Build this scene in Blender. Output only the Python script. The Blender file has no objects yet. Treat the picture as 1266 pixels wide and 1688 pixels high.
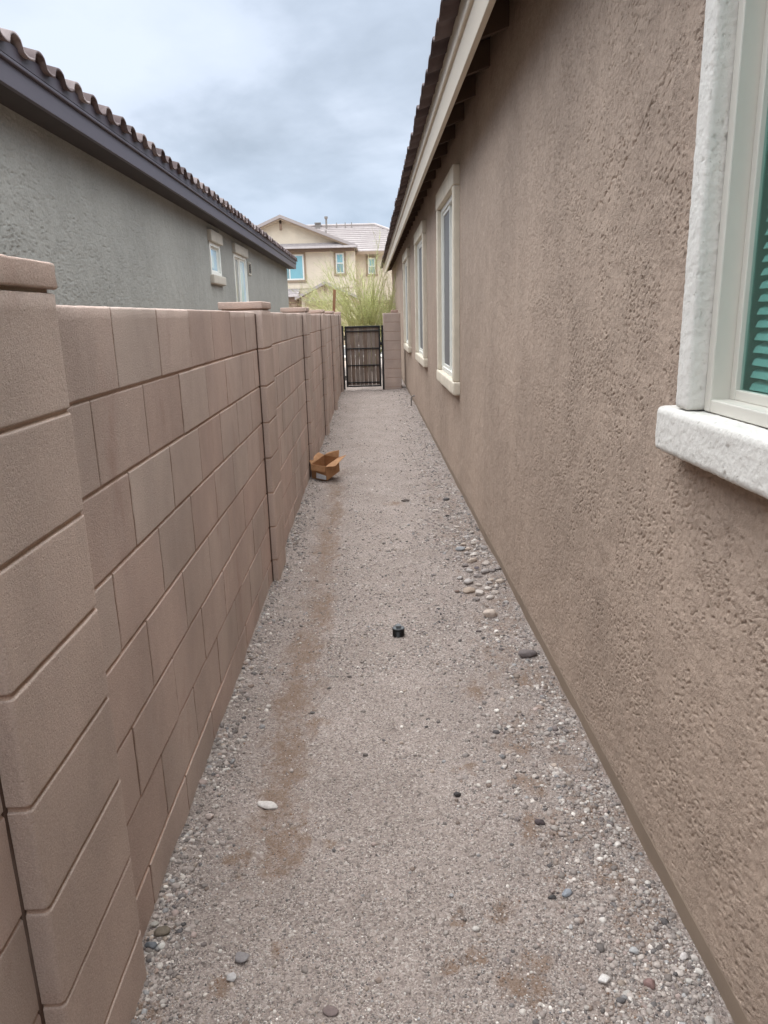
import bpy, bmesh, math, random
import numpy as np
from mathutils import Matrix, Vector

random.seed(7)
rng = np.random.default_rng(11)
scene = bpy.context.scene
C = scene.collection

# ------------------------------------------------------------------ camera
cam_data = bpy.data.cameras.new('camera')
cam = bpy.data.objects.new('camera', cam_data)
C.objects.link(cam)
R = Matrix(((0.99947873, 0.02990373, -0.01216684),
            (-0.01944440, 0.25674547, -0.96628344),
            (-0.02577170, 0.96601632, 0.25719309)))
cam.matrix_world = Matrix.Translation((0, 0, 1.55)) @ R.to_4x4()
cam_data.sensor_fit = 'VERTICAL'
cam_data.sensor_height = 36.0
cam_data.lens = 36.0 * 1217.52 / 1688.0
cam_data.clip_start = 0.02
cam_data.clip_end = 2000.0
scene.camera = cam
scene.render.resolution_x = 768
scene.render.resolution_y = 1024

# ------------------------------------------------------------------ light
scene.view_settings.view_transform = 'Standard'
scene.view_settings.look = 'None'
scene.view_settings.gamma = 1.0
scene.view_settings.exposure = 0.5

SUN_ELEV, SUN_AZ = math.radians(70), math.radians(345)   # azimuth clockwise from +Y
sun_data = bpy.data.lights.new('sun', 'SUN')
sun_data.energy = 1.5
sun_data.angle = math.radians(40)
sun_data.color = (1.0, 0.98, 0.95)
sun = bpy.data.objects.new('sun', sun_data)
C.objects.link(sun)
sd = Vector((math.sin(SUN_AZ) * math.cos(SUN_ELEV), math.cos(SUN_AZ) * math.cos(SUN_ELEV), math.sin(SUN_ELEV)))
sun.rotation_euler = sd.to_track_quat('Z', 'Y').to_euler()


def lin(r, g, b):
    f = lambda c: ((c / 255 + 0.055) / 1.055) ** 2.4 if c > 10 else c / 255 / 12.92
    return (f(r), f(g), f(b), 1.0)


class NT:
    """small helper to build node trees"""
    def __init__(self, tree):
        self.t = tree
    def n(self, typ, ins=None, **kw):
        nd = self.t.nodes.new(typ)
        for k, v in kw.items():
            setattr(nd, k, v)
        for k, v in (ins or {}).items():
            if hasattr(v, 'is_linked') or hasattr(v, 'links'):
                self.t.links.new(v, nd.inputs[k])
            else:
                nd.inputs[k].default_value = v
        return nd
    def math(self, op, a, b=0.0, c=0.0, clamp=False):
        nd = self.n('ShaderNodeMath', {0: a, 1: b, 2: c}, operation=op, use_clamp=clamp)
        return nd.outputs[0]
    def noise(self, vec, scale, detail=4, rough=0.55, dist=0.0):
        return self.n('ShaderNodeTexNoise', {'Vector': vec, 'Scale': scale, 'Detail': detail,
                                             'Roughness': rough, 'Distortion': dist}).outputs['Fac']
    def ramp(self, fac, stops, interp='LINEAR'):
        nd = self.n('ShaderNodeValToRGB', {'Fac': fac})
        cr = nd.color_ramp
        cr.interpolation = interp
        while len(cr.elements) < len(stops):
            cr.elements.new(0.5)
        for e, (p, c) in zip(cr.elements, stops):
            e.position = p
            e.color = c if hasattr(c, '__len__') else (c, c, c, 1)
        return nd.outputs['Color']
    def mix(self, fac, a, b, mode='MIX'):
        nd = self.n('ShaderNodeMix', data_type='RGBA', blend_type=mode)
        for sock, v in ((nd.inputs[0], fac), (nd.inputs[6], a), (nd.inputs[7], b)):
            if hasattr(v, 'links'):
                self.t.links.new(v, sock)
            else:
                sock.default_value = v
        return nd.outputs[2]
    def map(self, vec, scale=(1, 1, 1), rot=(0, 0, 0), loc=(0, 0, 0)):
        return self.n('ShaderNodeMapping', {'Vector': vec, 'Scale': scale, 'Rotation': rot, 'Location': loc}).outputs[0]
    def link(self, a, b):
        self.t.links.new(a, b)


world = bpy.data.worlds.new('World')
scene.world = world
world.use_nodes = True
wt = world.node_tree
wt.nodes.clear()
W = NT(wt)
sky = W.n('ShaderNodeTexSky', sky_type='NISHITA', sun_disc=False)
sky.sun_elevation = SUN_ELEV
sky.sun_rotation = SUN_AZ
bg_sky = W.n('ShaderNodeBackground', {'Color': sky.outputs[0], 'Strength': 0.08})
dirv = W.n('ShaderNodeTexCoord').outputs['Generated']
sep = W.n('ShaderNodeSeparateXYZ', {0: dirv})
dz = W.math('MAXIMUM', sep.outputs[2], 0.0)
den = W.math('ADD', dz, 0.38)
cx = W.math('DIVIDE', sep.outputs[0], den)
cy = W.math('DIVIDE', sep.outputs[1], den)
cvec = W.n('ShaderNodeCombineXYZ', {0: cx, 1: cy, 2: 0.37}).outputs[0]
n1 = W.noise(cvec, 1.9, 8, 0.52, 0.3)
n2 = W.noise(W.map(cvec, (1, 1, 1), (0, 0, 0.4), (3.1, 1.7, 0)), 4.2, 6, 0.5, 0.2)
nn = W.math('ADD', W.math('MULTIPLY', n1, 0.68), W.math('MULTIPLY', n2, 0.32))
cloud = W.ramp(nn, [(0.36, lin(158, 169, 183)), (0.45, lin(178, 189, 204)), (0.52, lin(197, 207, 222)), (0.63, lin(207, 216, 231))])
hor = W.ramp(sep.outputs[2], [(0.0, lin(145, 168, 195)), (0.10, lin(156, 177, 201)), (0.26, lin(180, 195, 213))])
low = W.ramp(sep.outputs[2], [(0.0, 0.85), (0.22, 0.0)])
cloud2 = W.mix(low, cloud, hor)
over = W.ramp(sep.outputs[2], [(0.40, 0.0), (0.70, 0.9)])
cloud2 = W.mix(over, cloud2, lin(239, 242, 246))
bright = W.ramp(sep.outputs[2], [(0.0, 0.235), (0.34, 0.25), (0.70, 1.0)])     # overcast: brighter overhead
strength = W.math('MULTIPLY', W.n('ShaderNodeRGBToBW', {0: bright}).outputs[0], 4.1)
bg_cloud = W.n('ShaderNodeBackground', {'Color': cloud2, 'Strength': strength})
mixw = W.n('ShaderNodeMixShader', {0: 0.9, 1: bg_sky.outputs[0], 2: bg_cloud.outputs[0]})
outw = W.n('ShaderNodeOutputWorld', {0: mixw.outputs[0]})

# ------------------------------------------------------------------ numpy noise


def _hash(ix, iy, seed):
    h = (ix.astype(np.int64) * 374761393 + iy.astype(np.int64) * 668265263 + seed * 974711) & 0x7fffffff
    h = ((h ^ (h >> 13)) * 1274126177) & 0x7fffffff
    h = h ^ (h >> 16)
    return h


def perlin(x, y, seed=0):
    x = np.asarray(x, float); y = np.asarray(y, float)
    x, y = np.broadcast_arrays(x, y)
    x0 = np.floor(x); y0 = np.floor(y)
    fx = x - x0; fy = y - y0
    u = fx * fx * fx * (fx * (fx * 6 - 15) + 10)
    v = fy * fy * fy * (fy * (fy * 6 - 15) + 10)
    def g(dx, dy):
        a = _hash(x0 + dx, y0 + dy, seed) % 1024 * (2 * np.pi / 1024)
        return np.cos(a) * (fx - dx) + np.sin(a) * (fy - dy)
    a = g(0, 0) * (1 - u) + g(1, 0) * u
    b = g(0, 1) * (1 - u) + g(1, 1) * u
    return (a * (1 - v) + b * v) * 1.5


def fbm(x, y, oct=4, seed=0, gain=0.5):
    s = 0; a = 1.0; f = 1.0; t = 0
    for i in range(oct):
        s = s + a * perlin(x * f, y * f, seed + i * 17)
        t += a; a *= gain; f *= 2.03
    return s / t


def sstep(a, b, x):
    t = np.clip((x - a) / (b - a), 0, 1)
    return t * t * (3 - 2 * t)

# ------------------------------------------------------------------ object helpers


def tag(o, label, cat, group=None, kind=None):
    if label: o['label'] = label
    if cat: o['category'] = cat
    if group: o['group'] = group
    if kind: o['kind'] = kind
    return o


def structure(o):
    o['kind'] = 'structure'
    return o


def thing(name, label, cat, loc=(0, 0, 0), rotz=0.0, group=None):
    o = bpy.data.objects.new(name, None)
    C.objects.link(o)
    o.location = loc
    o.rotation_euler = (0, 0, rotz)
    o.empty_display_size = 0.1
    return tag(o, label, cat, group)


def link_mesh(name, me, mat, parent=None, smooth=False):
    o = bpy.data.objects.new(name, me)
    C.objects.link(o)
    if mat is not None:
        for m in (mat if isinstance(mat, (list, tuple)) else [mat]):
            me.materials.append(m)
    if parent is not None:
        o.parent = parent
    if smooth:
        me.polygons.foreach_set('use_smooth', np.ones(len(me.polygons), bool))
    return o


def quads_obj(name, V, F, mat, parent=None, smooth=False, tone=None, vtone=None, cname='tone'):
    """V (N,3), F (M,4) or (M,3); tone: per-face float/RGB; vtone: per-vertex RGB"""
    V = np.ascontiguousarray(V, np.float32); F = np.ascontiguousarray(F, np.int32)
    k = F.shape[1]
    me = bpy.data.meshes.new(name)
    me.vertices.add(len(V)); me.vertices.foreach_set('co', V.ravel())
    me.loops.add(F.size); me.loops.foreach_set('vertex_index', F.ravel())
    me.polygons.add(len(F))
    me.polygons.foreach_set('loop_start', np.arange(0, F.size, k, dtype=np.int32))
    me.update(calc_edges=True)
    me.validate()
    if tone is not None:
        tone = np.asarray(tone, np.float32)
        if tone.ndim == 1:
            tone = np.stack([tone] * 3, 1)
        a = me.attributes.new(cname, 'FLOAT_COLOR', 'FACE')
        a.data.foreach_set('color', np.c_[tone, np.ones(len(tone))].astype(np.float32).ravel())
    if vtone is not None:
        vtone = np.asarray(vtone, np.float32)
        if vtone.ndim == 1:
            vtone = np.stack([vtone] * 3, 1)
        a = me.attributes.new(cname, 'FLOAT_COLOR', 'POINT')
        a.data.foreach_set('color', np.c_[vtone, np.ones(len(vtone))].astype(np.float32).ravel())
    return link_mesh(name, me, mat, parent, smooth)


def gridF(nr, nc, mask=None, flip=False):
    idx = np.arange(nr * nc).reshape(nr, nc)
    F = np.stack([idx[:-1, :-1], idx[:-1, 1:], idx[1:, 1:], idx[1:, :-1]], -1)
    if flip:
        F = F[..., ::-1]
    if mask is not None:
        return F[mask]
    return F.reshape(-1, 4)


class MB:
    """collects boxes, tubes, prisms and builds ONE mesh"""
    def __init__(self):
        self.bm = bmesh.new()
    def box(self, lo, hi, bevel=0.0, seg=2):
        lo = [min(a, b) for a, b in zip(lo, hi)], [max(a, b) for a, b in zip(lo, hi)]
        lo, hi = lo
        vs = [self.bm.verts.new((x, y, z)) for x in (lo[0], hi[0]) for y in (lo[1], hi[1]) for z in (lo[2], hi[2])]
        fs = []
        for f in ((0, 1, 3, 2), (4, 6, 7, 5), (0, 4, 5, 1), (2, 3, 7, 6), (0, 2, 6, 4), (1, 5, 7, 3)):
            fs.append(self.bm.faces.new([vs[i] for i in f]))
        if bevel:
            es = list({e for f in fs for e in f.edges})
            bmesh.ops.bevel(self.bm, geom=es, offset=bevel, segments=seg, affect='EDGES', profile=0.5)
        return self
    def prism(self, pts, axis, a, b):
        """polygon pts in the two other axes extruded along axis from a to b"""
        def mk(p, t):
            if axis == 0: return (t, p[0], p[1])
            if axis == 1: return (p[0], t, p[1])
            return (p[0], p[1], t)
        A = [self.bm.verts.new(mk(p, a)) for p in pts]
        B = [self.bm.verts.new(mk(p, b)) for p in pts]
        n = len(pts)
        self.bm.faces.new(A); self.bm.faces.new(B[::-1])
        for i in range(n):
            self.bm.faces.new((A[i], B[i], B[(i + 1) % n], A[(i + 1) % n]))
        return self
    def poly(self, pts):
        self.bm.faces.new([self.bm.verts.new(p) for p in pts])
        return self
    def tube(self, pts, radii, n=8, cap=True):
        pts = [Vector(p) for p in pts]
        if not hasattr(radii, '__len__'):
            radii = [radii] * len(pts)
        prev = None; rings = []
        for i, p in enumerate(pts):
            d = (pts[min(i + 1, len(pts) - 1)] - pts[max(i - 1, 0)]).normalized()
            if prev is None:
                up = Vector((0, 0, 1)) if abs(d.z) < 0.9 else Vector((1, 0, 0))
                a = d.cross(up).normalized()
            else:
                a = (prev - d * prev.dot(d)).normalized()
            prev = a
            b = d.cross(a)
            rings.append([self.bm.verts.new(p + (a * math.cos(2 * math.pi * k / n) + b * math.sin(2 * math.pi * k / n)) * radii[i]) for k in range(n)])
        for r0, r1 in zip(rings, rings[1:]):
            for k in range(n):
                self.bm.faces.new((r0[k], r0[(k + 1) % n], r1[(k + 1) % n], r1[k]))
        if cap:
            self.bm.faces.new(rings[0][::-1]); self.bm.faces.new(rings[-1])
        return self
    def lathe(self, prof, n=32, center=(0, 0, 0)):
        rings = []
        for r, z in prof:
            rings.append([self.bm.verts.new((center[0] + r * math.cos(2 * math.pi * k / n), center[1] + r * math.sin(2 * math.pi * k / n), center[2] + z)) for k in range(n)])
        for r0, r1 in zip(rings, rings[1:]):
            for k in range(n):
                self.bm.faces.new((r0[k], r0[(k + 1) % n], r1[(k + 1) % n], r1[k]))
        self.bm.faces.new(rings[0][::-1]); self.bm.faces.new(rings[-1])
        return self
    def build(self, name, mat, parent=None, smooth=False, M=None):
        bmesh.ops.recalc_face_normals(self.bm, faces=self.bm.faces[:])
        if M is not None:
            for v in self.bm.verts:
                v.co = Vector(M(v.co.x, v.co.y, v.co.z))
            bmesh.ops.recalc_face_normals(self.bm, faces=self.bm.faces[:])
        me = bpy.data.meshes.new(name)
        self.bm.to_mesh(me); self.bm.free()
        return link_mesh(name, me, mat, parent, smooth)


def rbox(name, lo, hi, r, res, amp, nscale, mat, parent=None, seed=0, M=None, rough=0.0):
    """box with rounded edges and a rough displaced skin (one mesh)"""
    lo = np.array(lo, float); hi = np.array(hi, float)
    Vs, Fs, off = [], [], 0
    def line(a, b):
        n = max(1, int(round((b - a - 2 * r) / res)))
        k = 3
        e = r * (1 - np.cos(np.linspace(0, np.pi / 2, k + 1)))[:-1]
        return np.concatenate([a + e, np.linspace(a + r, b - r, n + 1), (b - e)[::-1]])
    ax = [line(lo[i], hi[i]) for i in range(3)]
    for d in range(3):
        u, v = (d + 1) % 3, (d + 2) % 3
        for s, val in ((0, lo[d]), (1, hi[d])):
            A, B = np.meshgrid(ax[u], ax[v], indexing='ij')
            P = np.zeros(A.shape + (3,)); P[..., u] = A; P[..., v] = B; P[..., d] = val
            f = gridF(*A.shape, flip=(s == 0)) + off
            Vs.append(P.reshape(-1, 3)); Fs.append(f); off += A.size
    V = np.concatenate(Vs); F = np.concatenate(Fs)
    key = np.round((V - lo) * 2e5).astype(np.int64)
    _, first, inv = np.unique(key, axis=0, return_index=True, return_inverse=True)
    inv = inv.ravel()
    V = V[first]; F = inv[F]
    q = np.clip(V, lo + r, hi - r)
    n = V - q
    L = np.linalg.norm(n, axis=1, keepdims=True); n = n / np.maximum(L, 1e-9)
    V = q + n * r
    if amp:
        s = 1 / nscale
        d = (fbm((V[:, 1] + V[:, 0] * 0.7) * s, (V[:, 2] + V[:, 0] * 0.6) * s, 3, seed) +
             0.5 * fbm(V[:, 0] * s * 1.3 + 3, V[:, 1] * s * 1.1 - V[:, 2] * s * 0.5, 3, seed + 5))
        if rough:
            d = d * 0.35
            a_ = V[:, 0] * 0.8 + V[:, 1]; c_ = V[:, 2] + V[:, 0] * 0.5
            pit = sstep(0.3, 0.5, fbm(a_ / .012, c_ / .018, 3, seed + 21)) * sstep(0.0, 0.3, fbm(a_ / .09, c_ / .11, 2, seed + 23))
            d = d + (0.28 * fbm(a_ / .011, c_ / .013, 2, seed + 25) - 1.2 * pit) * rough / amp
        V = V + n * (d * amp)[:, None]
    if M is not None:
        V = np.array([M(*p) for p in V])
    # normals outward?
    o = quads_obj(name, V, F, mat, parent, True)
    bm = bmesh.new(); bm.from_mesh(o.data)
    bmesh.ops.recalc_face_normals(bm, faces=bm.faces[:])
    bm.to_mesh(o.data); bm.free()
    return o

# ------------------------------------------------------------------ materials
MATS = {}


def material(name):
    m = bpy.data.materials.new(name)
    m.use_nodes = True
    t = m.node_tree
    t.nodes.clear()
    N = NT(t)
    out = N.n('ShaderNodeOutputMaterial')
    b = N.n('ShaderNodeBsdfPrincipled')
    t.links.new(b.outputs[0], out.inputs[0])
    return m, N, b, out


def setin(N, b, **kw):
    for k, v in kw.items():
        k = k.replace('_', ' ')
        if hasattr(v, 'links'):
            N.link(v, b.inputs[k])
        else:
            b.inputs[k].default_value = v


def bump(N, b, h, strength=0.5, dist=0.01):
    nd = N.n('ShaderNodeBump', {'Height': h, 'Strength': strength, 'Distance': dist})
    N.link(nd.outputs[0], b.inputs['Normal'])


def simple(name, col, rough=0.6, var=0.12, scale=6.0, bscale=None, bstr=0.2, metal=0.0, stretch=(1, 1, 1), spec=0.3, tone=False):
    m, N, b, out = material(name)
    oc = N.n('ShaderNodeTexCoord').outputs['Object']
    v = N.map(oc, stretch)
    n = N.noise(v, scale, 5, 0.6)
    c = [x * (1 - var) for x in col[:3]] + [1]
    d = [min(1, x * (1 + var)) for x in col[:3]] + [1]
    cc = N.ramp(n, [(0.3, c), (0.7, d)])
    if tone:
        a = N.n('ShaderNodeAttribute', attribute_name='tone').outputs['Color']
        cc = N.mix(1.0, cc, a, 'MULTIPLY')
    setin(N, b, Base_Color=cc, Roughness=rough, Metallic=metal)
    b.inputs['Specular IOR Level'].default_value = spec
    if bscale:
        bump(N, b, N.noise(v, bscale, 4, 0.6), bstr, 0.004)
    return m


def stucco_mat(name, col, streak=0.10, fine=260, pit_shade=0.16):
    m, N, b, out = material(name)
    oc = N.n('ShaderNodeTexCoord').outputs['Object']
    big = N.noise(oc, 0.9, 5, 0.6)
    st = N.noise(N.map(oc, (1, 5.0, 0.35)), 1.6, 5, 0.6)
    md = N.noise(oc, 55, 4, 0.65)
    f = N.math('ADD', N.math('MULTIPLY', big, 0.42), N.math('ADD', N.math('MULTIPLY', st, 0.13), N.math('MULTIPLY', md, 0.45)))
    lo = [x * (1 - streak * 2.2) for x in col[:3]] + [1]
    hi = [x * (1 + streak * 1.6) for x in col[:3]] + [1]
    cc = N.ramp(f, [(0.38, lo), (0.62, hi)])
    # dark specks painting the shade inside the finish's small pits
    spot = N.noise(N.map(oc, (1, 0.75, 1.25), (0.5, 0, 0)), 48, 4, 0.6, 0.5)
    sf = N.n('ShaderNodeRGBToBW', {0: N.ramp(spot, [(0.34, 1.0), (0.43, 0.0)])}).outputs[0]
    cc = N.mix(N.math('MULTIPLY', sf, pit_shade), cc, [x * 0.45 for x in col[:3]] + [1])
    setin(N, b, Base_Color=cc, Roughness=0.92)
    b.inputs['Specular IOR Level'].default_value = 0.15
    h = N.math('ADD', N.math('MULTIPLY', N.noise(oc, fine, 3, 0.6), 1.3), N.math('ADD', N.math('MULTIPLY', N.noise(oc, 70, 4, 0.6), 1.2), N.math('MULTIPLY', spot, 1.3)))
    h = N.math('MULTIPLY', h, N.math('ADD', 0.45, N.n('ShaderNodeRGBToBW', {0: N.ramp(N.noise(oc, 7.5, 3, 0.6), [(0.38, 0.0), (0.62, 1.0)])}).outputs[0]))
    bump(N, b, h, 0.6, 0.0042)
    return m


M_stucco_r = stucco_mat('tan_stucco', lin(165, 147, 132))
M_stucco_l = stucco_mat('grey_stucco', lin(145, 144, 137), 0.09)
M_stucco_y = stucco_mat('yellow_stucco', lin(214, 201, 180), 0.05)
M_screed = simple('weep_screed_paint', lin(148, 132, 116), 0.8, 0.10, 4, 60, 0.2)


def white_trim_mat():
    m, N, b, out = material('white_painted_stucco')
    oc = N.n('ShaderNodeTexCoord').outputs['Object']
    n = N.noise(oc, 9, 5, 0.6)
    cc = N.ramp(n, [(0.3, lin(206, 203, 196)), (0.7, lin(214, 211, 204))])
    # pinholes and scuffs, darker than the paint around them
    d = N.noise(N.map(oc, (1, 1, 0.6)), 105, 3, 0.6, 0.6)
    pit = N.ramp(d, [(0.63, 0.0), (0.70, 1.0)])
    cc = N.mix(N.math('MULTIPLY', N.n('ShaderNodeRGBToBW', {0: pit}).outputs[0], 0.28), cc, lin(150, 142, 130))
    setin(N, b, Base_Color=cc, Roughness=0.8)
    b.inputs['Specular IOR Level'].default_value = 0.2
    h = N.math('SUBTRACT', N.math('ADD', N.noise(oc, 120, 4, 0.6), N.noise(oc, 40, 3, 0.5)), N.n('ShaderNodeRGBToBW', {0: pit}).outputs[0])
    bump(N, b, h, 0.45, 0.004)
    return m


M_trim_white = white_trim_mat()
M_trim_cream = simple('cream_foam_trim', lin(206, 196, 178), 0.85, 0.10, 5, 90, 0.35)
M_trim_grey = simple('grey_tan_foam_trim', lin(172, 165, 152), 0.85, 0.08, 5, 90, 0.35)
M_vinyl = simple('pale_vinyl_frame', lin(201, 197, 187), 0.35, 0.03, 3, spec=0.5)
M_vinyl_w = simple('white_vinyl_frame', lin(222, 222, 214), 0.4, 0.03, 3, spec=0.5)
M_screen = simple('insect_screen_mesh', lin(112, 112, 112), 0.55, 0.08, 40, spec=0.3)
M_fascia_r = simple('cream_fascia_paint', lin(196, 184, 166), 0.55, 0.06, 3, 40, 0.1, stretch=(1, 0.2, 1))
M_fascia_l = simple('dark_plum_fascia_paint', lin(80, 75, 82), 0.5, 0.07, 3, 40, 0.1, stretch=(1, 0.2, 1))
M_eave_r = simple('brown_rafter_paint', lin(96, 78, 66), 0.8, 0.12, 6, 50, 0.2)
M_eave_l = simple('grey_soffit_paint', lin(58, 54, 53), 0.8, 0.1, 6, 50, 0.2)
M_deck = simple('brown_sheathing', lin(58, 47, 41), 0.9, 0.15, 8, 50, 0.2)
M_felt = simple('black_bird_stop', lin(38, 36, 38), 0.8, 0.1, 8)


def tile_mat(name, a, bb, c):
    m, N, b, out = material(name)
    oc = N.n('ShaderNodeTexCoord').outputs['Object']
    t = N.n('ShaderNodeAttribute', attribute_name='tone').outputs['Fac']
    n = N.noise(oc, 14, 5, 0.65)
    f = N.math('ADD', N.math('MULTIPLY', t, 0.6), N.math('MULTIPLY', n, 0.4))
    cc = N.ramp(f, [(0.2, a), (0.5, bb), (0.8, c)])
    setin(N, b, Base_Color=cc, Roughness=0.85)
    bump(N, b, N.noise(oc, 150, 3, 0.6), 0.4, 0.003)
    return m


M_tile_l = tile_mat('brown_barrel_tile', lin(66, 54, 53), lin(92, 77, 75), lin(138, 126, 123))
M_tile_r = tile_mat('red_brown_barrel_tile', lin(60, 47, 47), lin(78, 62, 60), lin(104, 90, 87))
M_tile_y = tile_mat('pale_pink_flat_tile', lin(146, 137, 134), lin(164, 155, 151), lin(184, 176, 172))


def glass_mat(name, tint, refl=0.12, rough=0.015, refl_tint=(1, 1, 1, 1)):
    """dark backed window glass: coloured body under a mirror-like coat whose strength follows the angle"""
    m, N, b, out = material(name)
    oc = N.n('ShaderNodeTexCoord').outputs['Object']
    n = N.noise(oc, 1.3, 2, 0.5)
    cc = N.ramp(n, [(0.3, [x * 0.85 for x in tint[:3]] + [1]), (0.7, tint)])
    setin(N, b, Base_Color=cc, Roughness=0.4)
    gl = N.n('ShaderNodeBsdfGlossy', {'Color': refl_tint, 'Roughness': rough})
    fr = N.n('ShaderNodeFresnel', {'IOR': 1.52})
    fac = N.math('ADD', N.math('MULTIPLY', fr.outputs[0], 1.0 - refl), refl, clamp=True)
    mx = N.n('ShaderNodeMixShader', {0: fac, 1: b.outputs[0], 2: gl.outputs[0]})
    N.link(mx.outputs[0], out.inputs[0])
    # glass panes are never perfectly flat
    bp = N.n('ShaderNodeBump', {'Height': N.noise(oc, 2.2, 2, 0.5), 'Strength': 0.012, 'Distance': 0.01})
    N.link(bp.outputs[0], gl.inputs['Normal'])
    return m


M_glass_dark = glass_mat('dark_window_glass', lin(40, 46, 48), 0.1)
M_glass_blue = glass_mat('sky_reflection_blue_glass', lin(170, 205, 226), 0.12, 0.03, (0.86, 0.95, 1, 1))  # pale blue body colour paints in the reflected sky
M_glass_greyblue = glass_mat('screened_glass', lin(104, 112, 118), 0.05, 0.2)
M_glass_teal = glass_mat('teal_coat_sky_reflection_glass', lin(122, 178, 186), 0.12, 0.05, (0.75, 0.95, 1, 1))  # coating tint, plus sky reflection painted into the teal body colour
M_glass_teal_d = glass_mat('screened_teal_glass', lin(112, 150, 152), 0.1, 0.2)


def see_through_glass():
    m, N, b, out = material('green_tinted_glass')
    tr = N.n('ShaderNodeBsdfTransparent', {'Color': (0.66, 0.82, 0.80, 1)})
    gl = N.n('ShaderNodeBsdfGlossy', {'Color': (0.75, 1.0, 0.92, 1), 'Roughness': 0.01})
    fc = N.n('ShaderNodeLayerWeight', {'Blend': 0.5}).outputs['Facing']
    fac = N.math('ADD', N.math('MULTIPLY', N.math('POWER', fc, 4.5), 0.85), 0.035, clamp=True)
    mx = N.n('ShaderNodeMixShader', {0: fac, 1: tr.outputs[0], 2: gl.outputs[0]})
    N.link(mx.outputs[0], out.inputs[0])
    return m


M_glass_clear = see_through_glass()
M_blind = simple('blind_slat_plastic', lin(206, 214, 210), 0.5, 0.04, 3)
M_room = simple('dim_room_paint', lin(190, 196, 186), 0.9, 0.06, 2)


def block_mat():
    m, N, b, out = material('pink_tan_concrete_block')
    oc = N.n('ShaderNodeTexCoord').outputs['Object']
    t = N.n('ShaderNodeAttribute', attribute_name='tone').outputs['Color']
    base = N.mix(1.0, lin(183, 165, 154), t, 'MULTIPLY')
    big = N.noise(N.map(oc, (1, 1, 0.6)), 2.3, 5, 0.6)
    base = N.mix(1.0, base, N.ramp(big, [(0.3, (0.80, 0.80, 0.80, 1)), (0.72, (1.14, 1.13, 1.13, 1))]), 'MULTIPLY')
    grain = N.noise(oc, 330, 3, 0.7)
    base = N.mix(1.0, base, N.ramp(grain, [(0.3, (0.80, 0.80, 0.80, 1)), (0.7, (1.17, 1.17, 1.17, 1))]), 'MULTIPLY')
    # pale lime bloom, running down
    bl = N.noise(N.map(oc, (1, 3.2, 0.8), loc=(2, 5, 1)), 2.0, 4, 0.6)
    blf = N.n('ShaderNodeRGBToBW', {0: N.ramp(bl, [(0.55, 0.0), (0.75, 0.45)])}).outputs[0]
    base = N.mix(blf, base, lin(176, 160, 152))
    # rusty drip stains
    ru = N.noise(N.map(oc, (1, 2.6, 1.2), loc=(7, 1, 4)), 1.7, 5, 0.65)
    ruf = N.n('ShaderNodeRGBToBW', {0: N.ramp(ru, [(0.60, 0.0), (0.76, 0.32)])}).outputs[0]
    base = N.mix(ruf, base, lin(138, 100, 84))
    setin(N, b, Base_Color=base, Roughness=0.93)
    b.inputs['Specular IOR Level'].default_value = 0.12
    h = N.math('ADD', N.noise(oc, 420, 3, 0.7), N.math('MULTIPLY', N.noise(oc, 140, 4, 0.65), 1.2))
    pit = N.n('ShaderNodeTexVoronoi', {'Vector': oc, 'Scale': 55.0})
    pf = N.n('ShaderNodeRGBToBW', {0: N.ramp(pit.outputs['Distance'], [(0.05, 0.0), (0.16, 1.0)])}).outputs[0]
    h = N.math('ADD', h, N.math('MULTIPLY', pf, 0.5))
    bump(N, b, h, 0.75, 0.0026)
    return m


M_block = block_mat()


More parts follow.
